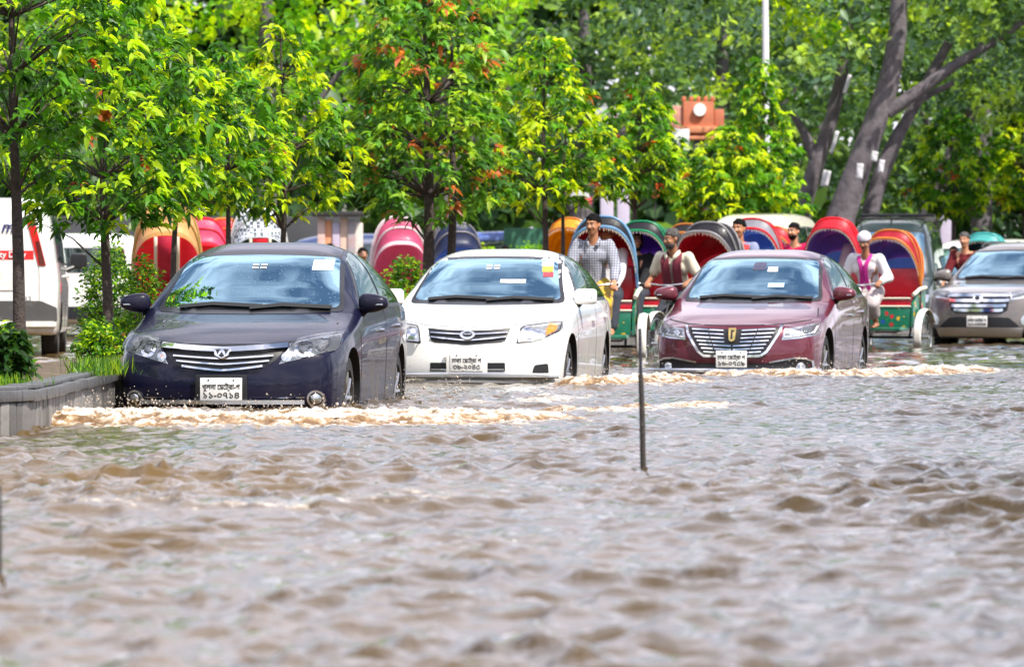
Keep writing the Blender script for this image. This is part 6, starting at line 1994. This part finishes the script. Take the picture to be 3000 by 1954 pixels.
def limb(t, pts, rad, m_=None, name='trunk', n=12):
    mb = MB(); v, f = tube(pts, rad, n); mb.add(v, f); return mb.build(name, m_ or M_bark2, t)

def big_tree(label, x, y, trunk, blobs, n, pal, size, seed, limbs=(), base=-.2):
    t = thing('big_tree', label, 'tree', (x, y, base))
    limb(t, [(a, b, c) for a, b, c, r_ in trunk], [r_ for a, b, c, r_ in trunk])
    for L in limbs:
        limb(t, [(a, b, c) for a, b, c, r_ in L], [r_ for a, b, c, r_ in L], name='limb')
    foliage_cloud('crown', t, blobs, n, pal, size, seed)
    return t

# leaning giants at the right (bases about 115 m away)
s1 = 145.0
def loc_of(px, py, s, y0):                      # street point relative to a tree base
    q = at(px, py, s); return (q.x, q.y - y0, q.z + .2)
X1 = at(2430, 824, s1).x; Y1 = FPX / s1
def tk(pts, s=s1, X=None, dy=0):
    out = []
    for px, py, r_ in pts:
        q = at(px, py, s); out.append((q.x - X, dy, q.z + .2, r_))
    return out
t1 = big_tree('massive leaning old tree, thickest trunk of the group at right', X1, Y1,
    tk([(2430, 975, .40), (2462, 640, .31), (2505, 520, .27), (2560, 370, .245), (2605, 240, .22), (2630, 100, .19), (2640, -150, .15)], X=X1),
    [(1.2, 1, 8.2, 5.0, 4, 2.3), (3.6, 0, 6.6, 3.0, 3, 1.5), (-1.0, 0, 6.4, 2.2, 2.5, 1.3), (.2, -1.5, 5.9, 1.3, 1.2, .8), (5.0, 1, 9.2, 3.4, 3, 2.2)], 5200, 'teal', .20, 61,
    limbs=(tk([(2600, 330, .15), (2680, 275, .13), (2800, 190, .11), (2900, 130, .09), (3050, 30, .06)], X=X1), tk([(2555, 620, .18), (2590, 480, .14), (2640, 380, .11), (2700, 290, .08), (2800, 240, .06)], X=X1, dy=.5)))
X2 = at(2350, 824, s1).x
t2 = big_tree('slimmer pale trunk leaning right, left of the massive tree', X2, Y1 + 2,
    tk([(2335, 960, .26), (2365, 600, .20), (2410, 470, .17), (2450, 350, .14), (2490, 180, .13), (2510, 0, .1)], X=X2),
    [(.8, 0, 6.6, 2.0, 2, 1.4), (-.6, 0, 5.2, 1.2, 1.2, .9), (-.9, .5, 4.0, .8, .8, .7), (1.2, .5, 8.2, 3, 3, 2)], 2600, 'mixed', .17, 62,
    limbs=(tk([(2410, 470, .14), (2370, 380, .10), (2340, 330, .07), (2290, 290, .05)], X=X2),))
X3 = at(2560, 824, s1).x
t3 = big_tree('dark forked trunk leaning right, right of the massive tree', X3, Y1 + 1,
    tk([(2540, 960, .22), (2555, 640, .18), (2590, 520, .15), (2650, 380, .12), (2720, 250, .12), (2790, 120, .1)], X=X3),
    [(2.8, 0, 6.3, 2.4, 2, 1.3), (4.2, 1, 5.2, 2.2, 1.5, 1.0), (5.0, 0, 7.4, 2.4, 2, 1.5)], 2600, 'teal', .18, 63)
X4 = at(2740, 824, s1).x
t4 = big_tree('dark tree trunk leaning right beside the lilac gate pillar', X4, Y1 + 6,
    tk([(2690, 950, .34), (2720, 640, .26), (2760, 520, .20), (2810, 420, .16), (2860, 300, .12)], X=X4, s=138),
    [(1.6, 0, 4.6, 2.2, 2, 1.0), (3.2, .5, 5.6, 2.2, 2, 1.3), (0.2, .5, 5.8, 2, 2, 1.3)], 2400, 'dark', .18, 64)

# tall trees closing the view
BT = [
    ('sunlit lime-green tree crown filling the upper left', -5.2, 118, 'sunlit', [(-1.6, 0, 5.6, 2.2, 2, 1.9), (.9, 0, 6.2, 2.4, 2, 2.0), (2.4, .5, 4.6, 1.7, 1.5, 1.4), (-3.4, .5, 6.6, 2.4, 2, 2), (0, 1, 8.6, 4, 3, 2.4)], 5200, .20),
    ('sunlit yellow-green tree behind the pointed young tree', -1.6, 124, 'sunlit', [(-1.4, 0, 6.0, 2.0, 2, 1.8), (.4, 0, 5.0, 1.6, 2, 1.5), (0, 0, 8.0, 3, 3, 2.2)], 3400, .20),
    ('dark shaded tree behind the far-left young trees', -11.5, 112, 'dark', [(0, 0, 4.0, 2.6, 2, 2.2), (2.0, 0, 4.8, 2.4, 2, 2.2), (4.2, 1, 3.6, 2.2, 2, 1.7), (1, 0, 7.4, 4, 3, 2.4)], 4200, .19),
    ('dark blue-green tree in the upper middle behind the red-tufted tree', 1.6, 134, 'teal', [(-1.6, 0, 5.6, 2.2, 2, 2.0), (.6, 0, 6.0, 2.2, 2, 2.2), (2.4, 0, 5.2, 1.8, 2, 1.8), (0, 0, 8.6, 4, 3, 2.2)], 4600, .20),
    ('blue-green tree with pale sprays left of the white lamp post', 5.0, 138, 'teal', [(-1.8, 0, 6.4, 2.0, 2, 1.8), (.4, 0, 5.6, 2.0, 2, 1.6), (2.0, 0, 6.6, 2.2, 2, 1.8), (0, 0, 9, 4, 3, 2.2)], 4400, .20),
    ('dark tree behind the orange gatehouse', 6.6, 146, 'dark', [(-2.4, 0, 4.4, 2.0, 2, 1.9), (0, 0, 4.4, 2.2, 2, 2.2), (2.4, 0, 4.6, 2.2, 2, 2.2), (0, 0, 8, 5, 3, 3)], 4400, .21),
    ('shaded tree behind the leaning trunks', 11.5, 140, 'dark', [(-2.4, 0, 4.4, 2.4, 2, 2.2), (.4, 0, 4.2, 2.2, 2, 2.4), (3.0, 0, 4.6, 2.6, 2, 2.4), (0, 0, 8.2, 5, 3, 3)], 5000, .21),
    ('deep green tree at the upper right corner', 15.0, 132, 'teal', [(-2.2, 0, 6.0, 2.2, 2, 2), (0, 0, 5.0, 2.4, 2, 2.2), (1.8, 0, 7.5, 3, 3, 2.6)], 4200, .20),
]
for i, (lb, x, y, pal, blobs, n, sz) in enumerate(BT):
    lb_ = lb
    big_tree(lb_, x, y, [(0, 0, 0, .34), (.05, 0, 2.0, .28), (.1, 0, 4.5, .22), (.1, 0, 7.5, .12)], blobs, n, pal, sz, 80 + i,
             limbs=([(0.05, 0, 2.4, .14), (-.9, 0, 4.2, .09), (-1.6, 0, 5.6, .05)], [(0.08, 0, 3.0, .13), (1.0, 0, 4.6, .08), (1.9, 0, 5.8, .05)]))
# the wood beyond reads as one mass
blobs = [(x, 168 + 4 * math.sin(x), 3.4 + .8 * math.sin(x * 1.7), 3.2, 2.5, 4.2) for x in range(-30, 40, 3)] + [(x, 174, 9.5, 4.5, 3, 4) for x in range(-32, 42, 4)]
wood = foliage_cloud('far_wood', None, blobs, 34000, 'dark', .8, 99)
tag(wood, 'dense dark green wood closing the view behind everything', 'wood', kind='stuff')

# hedge
hedge = thing('hedge', 'clipped dark hedge with sunlit top across the far side of the street', 'hedge', (-.2, 128, -.2))
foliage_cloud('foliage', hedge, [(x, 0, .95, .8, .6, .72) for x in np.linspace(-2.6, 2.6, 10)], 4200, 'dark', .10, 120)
foliage_cloud('sunlit_top', hedge, [(x, -.1, 1.75, .7, .55, .14) for x in np.linspace(-2.6, 2.6, 10)], 1500, 'sunlit', .09, 121)  # light on the hedge top put into brighter leaf colours
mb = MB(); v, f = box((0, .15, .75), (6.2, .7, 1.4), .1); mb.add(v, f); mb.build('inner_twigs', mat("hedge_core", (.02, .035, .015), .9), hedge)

# far boundary wall: left stretch with shade put into its colour, green and white right stretch with banners
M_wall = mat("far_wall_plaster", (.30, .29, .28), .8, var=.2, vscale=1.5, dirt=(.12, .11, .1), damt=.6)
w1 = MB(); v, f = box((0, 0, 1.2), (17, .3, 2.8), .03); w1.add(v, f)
o = w1.build('boundary_wall', mat("shaded_wall", (.045, .045, .055), .8, var=.3, vscale=1.2), loc=(-12, 131, -.2)); tag(o, 'plastered boundary wall with painted-in shade behind the left carriageway', 'wall')
gw = thing('painted_wall', 'green and white painted wall behind the checked-shirt man', 'wall', (3.0, 136, -.2))
for (z, h, m_, dy) in ((.55, 1.1, mat("wall_green", (.02, .30, .09), .6, var=.15), 0), (1.36, .5, mat("wall_white", (.62, .62, .62), .6, var=.1), -.01), (2.0, .76, mat("wall_dark_green", (.04, .16, .10), .6, var=.2), .01)):
    mb = MB(); v, f = box((0, dy, z), (6.4, .25, h), .01); mb.add(v, f); mb.build('wall_band', m_, gw)
M_lil = mat("lilac_pillar_paint", (.52, .46, .60), .6, var=.12, vscale=3, dirt=(.3, .2, .25), damt=.5)
def pillar(label, px, s, w, top_py):
    q = at(px, top_py, s)
    t = thing('gate_pillar', label, 'pillar', (q.x, q.y, -.2))
    mb = MB(); v, f = box((0, 0, (q.z + .2) / 2), (w, w, q.z + .2), .03); mb.add(v, f); mb.build('shaft', M_lil, t)
    mb = MB(); v, f = box((0, 0, q.z + .22), (w + .12, w + .12, .12), .03); mb.add(v, f); mb.build('cap', M_white, t)
    mb = MB(); v, f = box((0, 0, q.z * .62), (w + .03, w + .03, .10), .01); mb.add(v, f); mb.build('band', mat("pillar_band", (.35, .16, .24), .6), t)
pillar('pale lilac gate pillar left of two behind the checked-shirt man', 1778, 128, .30, 545)
pillar('pale lilac gate pillar right of two behind the checked-shirt man', 1826, 128, .28, 535)
pillar('lilac gate pillar right of the leaning trunks', 2776, 132, .34, 578)

# orange gatehouse
GS = 136.0
q = at(2045, 824, GS)
gh = thing('gatehouse', 'orange brick gatehouse top with a white round clock among the trees', 'building', (q.x, q.y, -.2))
M_or = mat("orange_plaster", (.55, .17, .09), .7, var=.2, vscale=2, bump=.3, bscale=6)
zt = lambda py: CAMH - (py - HOR) / GS + .2
def gb(nm, px0, px1, py0, py1, dep, m_, dy=0.0):
    mb = MB(); v, f = box((((px0 + px1) / 2 - 2045) / GS, dy, (zt(py0) + zt(py1)) / 2), ((px1 - px0) / GS, dep, zt(py0) - zt(py1)), .03); mb.add(v, f)
    return mb.build(nm, m_, gh)
gb('tower', 2000, 2090, 300, 400, .8, M_or)
gb('left_wing', 1962, 1999, 312, 385, .7, mat("pale_orange_plaster", (.55, .26, .20), .7, var=.2), .02)
gb('right_wing', 2091, 2120, 322, 390, .7, M_or, .02)
gb('cornice', 1992, 2098, 372, 392, .95, mat("brick_band", (.62, .24, .12), .7, var=.15))
gb('cornice', 1996, 2094, 400, 412, .9, mat("brick_band", (.62, .24, .12), .7, var=.15))
for k, px in enumerate((2003, 2025, 2046, 2067, 2087)):
    gb('merlon', px - 6, px + 6, 284, 299, .5, M_or)
gb('pier', 2032, 2092, 413, 1000, .8, mat("dark_stone", (.07, .075, .085), .8, var=.2))
mb = MB(); v, f = lathe([(0.001, -.06), (.13, -.06), (.14, -.03), (.14, .02), (.001, .02)], 28, 'Y', ((2048 - 2045) / GS, -.43, zt(325))); mb.add(v, f); mb.build('clock', M_white, gh)
# white board under it
q = at(1995, 410, 138)
bd = thing('sign_board', 'white tilted sign board below the orange gatehouse', 'sign', (q.x, q.y, -.2))
mb = MB(); v, f = box((0, 0, q.z + .2), (.36, .04, .46), .05); mb.add(v, f); mb.build('panel', M_white, bd)
mb = MB(); v, f = tube([(0, .05, 0), (0, .05, q.z + .2)], .03, 8); mb.add(v, f); mb.build('post', M_frame, bd)

# white lamp post
q = at(2247, 824, 159)
lp = thing('lamp_post', 'tall white lamp post rising out of the top of the picture', 'lamp post', (q.x, q.y, -.2))
mb = MB(); v, f = tube([(0, 0, 0), (0, 0, 3), (-.05, 0, 8.2)], [.085, .068, .052], 14); mb.add(v, f); mb.build('pole', mat("white_pole_paint", (.74, .74, .76), .4, var=.06), lp)
mb = MB(); v, f = lathe([(.13, 0), (.13, .25), (.09, .3)], 14, 'Z'); mb.add(v, f); mb.build('base', M_white, lp)
mb = MB(); v, f = tube([(-.05, 0, 8.1), (-.2, -.4, 8.5), (-.3, -1.1, 8.6)], [.05, .04, .035], 10); mb.add(v, f); mb.build('arm', M_white, lp)
mb = MB(); v, f = sell((-.33, -1.35, 8.58), (.12, .32, .06), .8); mb.add(v, f); mb.build('lamp_head', M_silver, lp)

# posters tied to the trunks
M_paper = mat("poster_paper", (.60, .59, .62), .7, var=.2, vscale=9, dirt=(.25, .22, .25), damt=.8, dscale=7)
for (lb, px, py, s, w, h, rz, dy) in (('white paper poster on the slim pale trunk', 2415, 525, 144, .20, .42, -.22, -.55), ('white paper poster on the massive trunk', 2512, 505, 145, .17, .40, -.08, -.75),
        ('white paper poster high on the dark forked trunk', 2558, 460, 145, .17, .26, -.22, -.4), ('white paper poster low on the dark forked trunk', 2577, 490, 146, .14, .34, -.15, -.5),
        ('torn white paper strip on the slim pale trunk', 2440, 420, 144, .10, .60, -.28, -.5), ('torn pale cloth tied higher on the slim pale trunk', 2478, 250, 144, .10, .5, -.3, -.5)):
    q = at(px, py, s)
    mb = MB(); P = []
    for u in np.linspace(-.5, .5, 7):
        P.append([(w * t_, -.03 * math.cos(t_ * 2.4) + .01 * math.sin(u * 9 + t_ * 5), h * u) for t_ in np.linspace(-.5, .5, 6)])
    v, f = grid_mesh(P); mb.add([(p[0] * .8, p[1], p[2] * .8) for p in v], f)
    o = mb.build('poster', M_paper, loc=(q.x, q.y + dy, q.z), rot=(0, -rz, 0)); o.modifiers.new("t", 'SOLIDIFY').thickness = .004
    tag(o, lb, 'poster', 'papers on the leaning trunks')

# kiosk with posters on the far left carriageway
q = at(990, 824, 150)
ks = thing('kiosk', 'postered kiosk with pale and orange panels behind the dark car roof', 'kiosk', (q.x, q.y, -.2))
cols = [(.55, .42, .38), (.60, .28, .14), (.42, .40, .52), (.62, .45, .36), (.30, .28, .30), (.62, .58, .52)]
for k, px in enumerate((942, 962, 985, 1008, 1030, 1052)):
    mb = MB(); v, f = box(((px - 990) / 150, (k % 2) * .03, 1.2), (.145, .25, 2.3 - .1 * (k % 3)), .01); mb.add(v, f)
    mb.build('panel', mat("kiosk_panel_%s" % "abcdef"[k], cols[k], .6, var=.3, vscale=3, dirt=(.35, .1, .08), damt=.6, dscale=3), ks)
mb = MB(); v, f = box((0, .05, 2.42), (1.0, .7, .10), .02); mb.add(v, f); mb.build('roof', M_frame, ks)
# parked dark blue bus far left
P_navy = paint_mat("navy_bus_paint", (.03, .05, .16), metal=0, rough=.4)
microbus('dark blue van parked in the shade behind the silver rickshaw', P_navy, (-6.05, 124, -.15), R(-80), 2.1, 4.6)
microbus('blue microbus beyond the hedge behind the white car', paint_mat("blue_van_paint", (.05, .10, .35), metal=0, rough=.4), (-2.9, 140, -.15), R(-85), 2.3, 4.6)
# banners above the far wall
for (lb, px, py, s, w, h, c_) in (('small red banner hanging above the far wall', 1716, 588, 130, .28, .16, (.62, .08, .10)), ('white banner hanging above the far wall', 1700, 566, 131, .42, .22, (.66, .66, .7)), ('small round red sign on the green wall', 1920, 570, 124, .16, .16, (.6, .08, .06))):
    q = at(px, py, s)
    t = thing('banner', lb, 'banner', (q.x, q.y, -.2))
    mb = MB(); v, f = (box((0, 0, q.z + .2), (w, .02, h), .01) if 'round' not in lb else lathe([(.001, 0), (w / 2, 0), (w / 2, .03), (.001, .03)], 20, 'Y', (0, -.03, q.z + .2))); mb.add(v, f); mb.build('cloth', mat("banner_" + lb.split()[0] + lb.split()[1], c_, .7, var=.1), t)
    mb = MB(); v, f = tube([(0, .04, 0), (0, .04, q.z + .2 + h / 2)], .015, 6); mb.add(v, f); mb.build('post', M_frame, t)

# the avenue goes on behind the photographer and along both sides: trees that the paint and the water mirror
ring = []
for k in range(64):
    a = R(100) + R(340) * k / 63.0                      # all round except the stretch already built ahead
    if math.cos(a - R(90)) > .72: continue
    rr = 62 + 12 * math.sin(k * 2.3)
    ring.append((rr * math.cos(a) * .75, rr * math.sin(a) + 10, 6.0 + 1.4 * math.sin(k * 1.9), 4.2, 3.2, 6.2 + math.sin(k * 3.1)))
rw = foliage_cloud('avenue_wood', None, ring, 13000, 'dark', 1.2, 199)
tag(rw, 'belt of avenue trees going on around the flooded crossing', 'wood', kind='stuff')
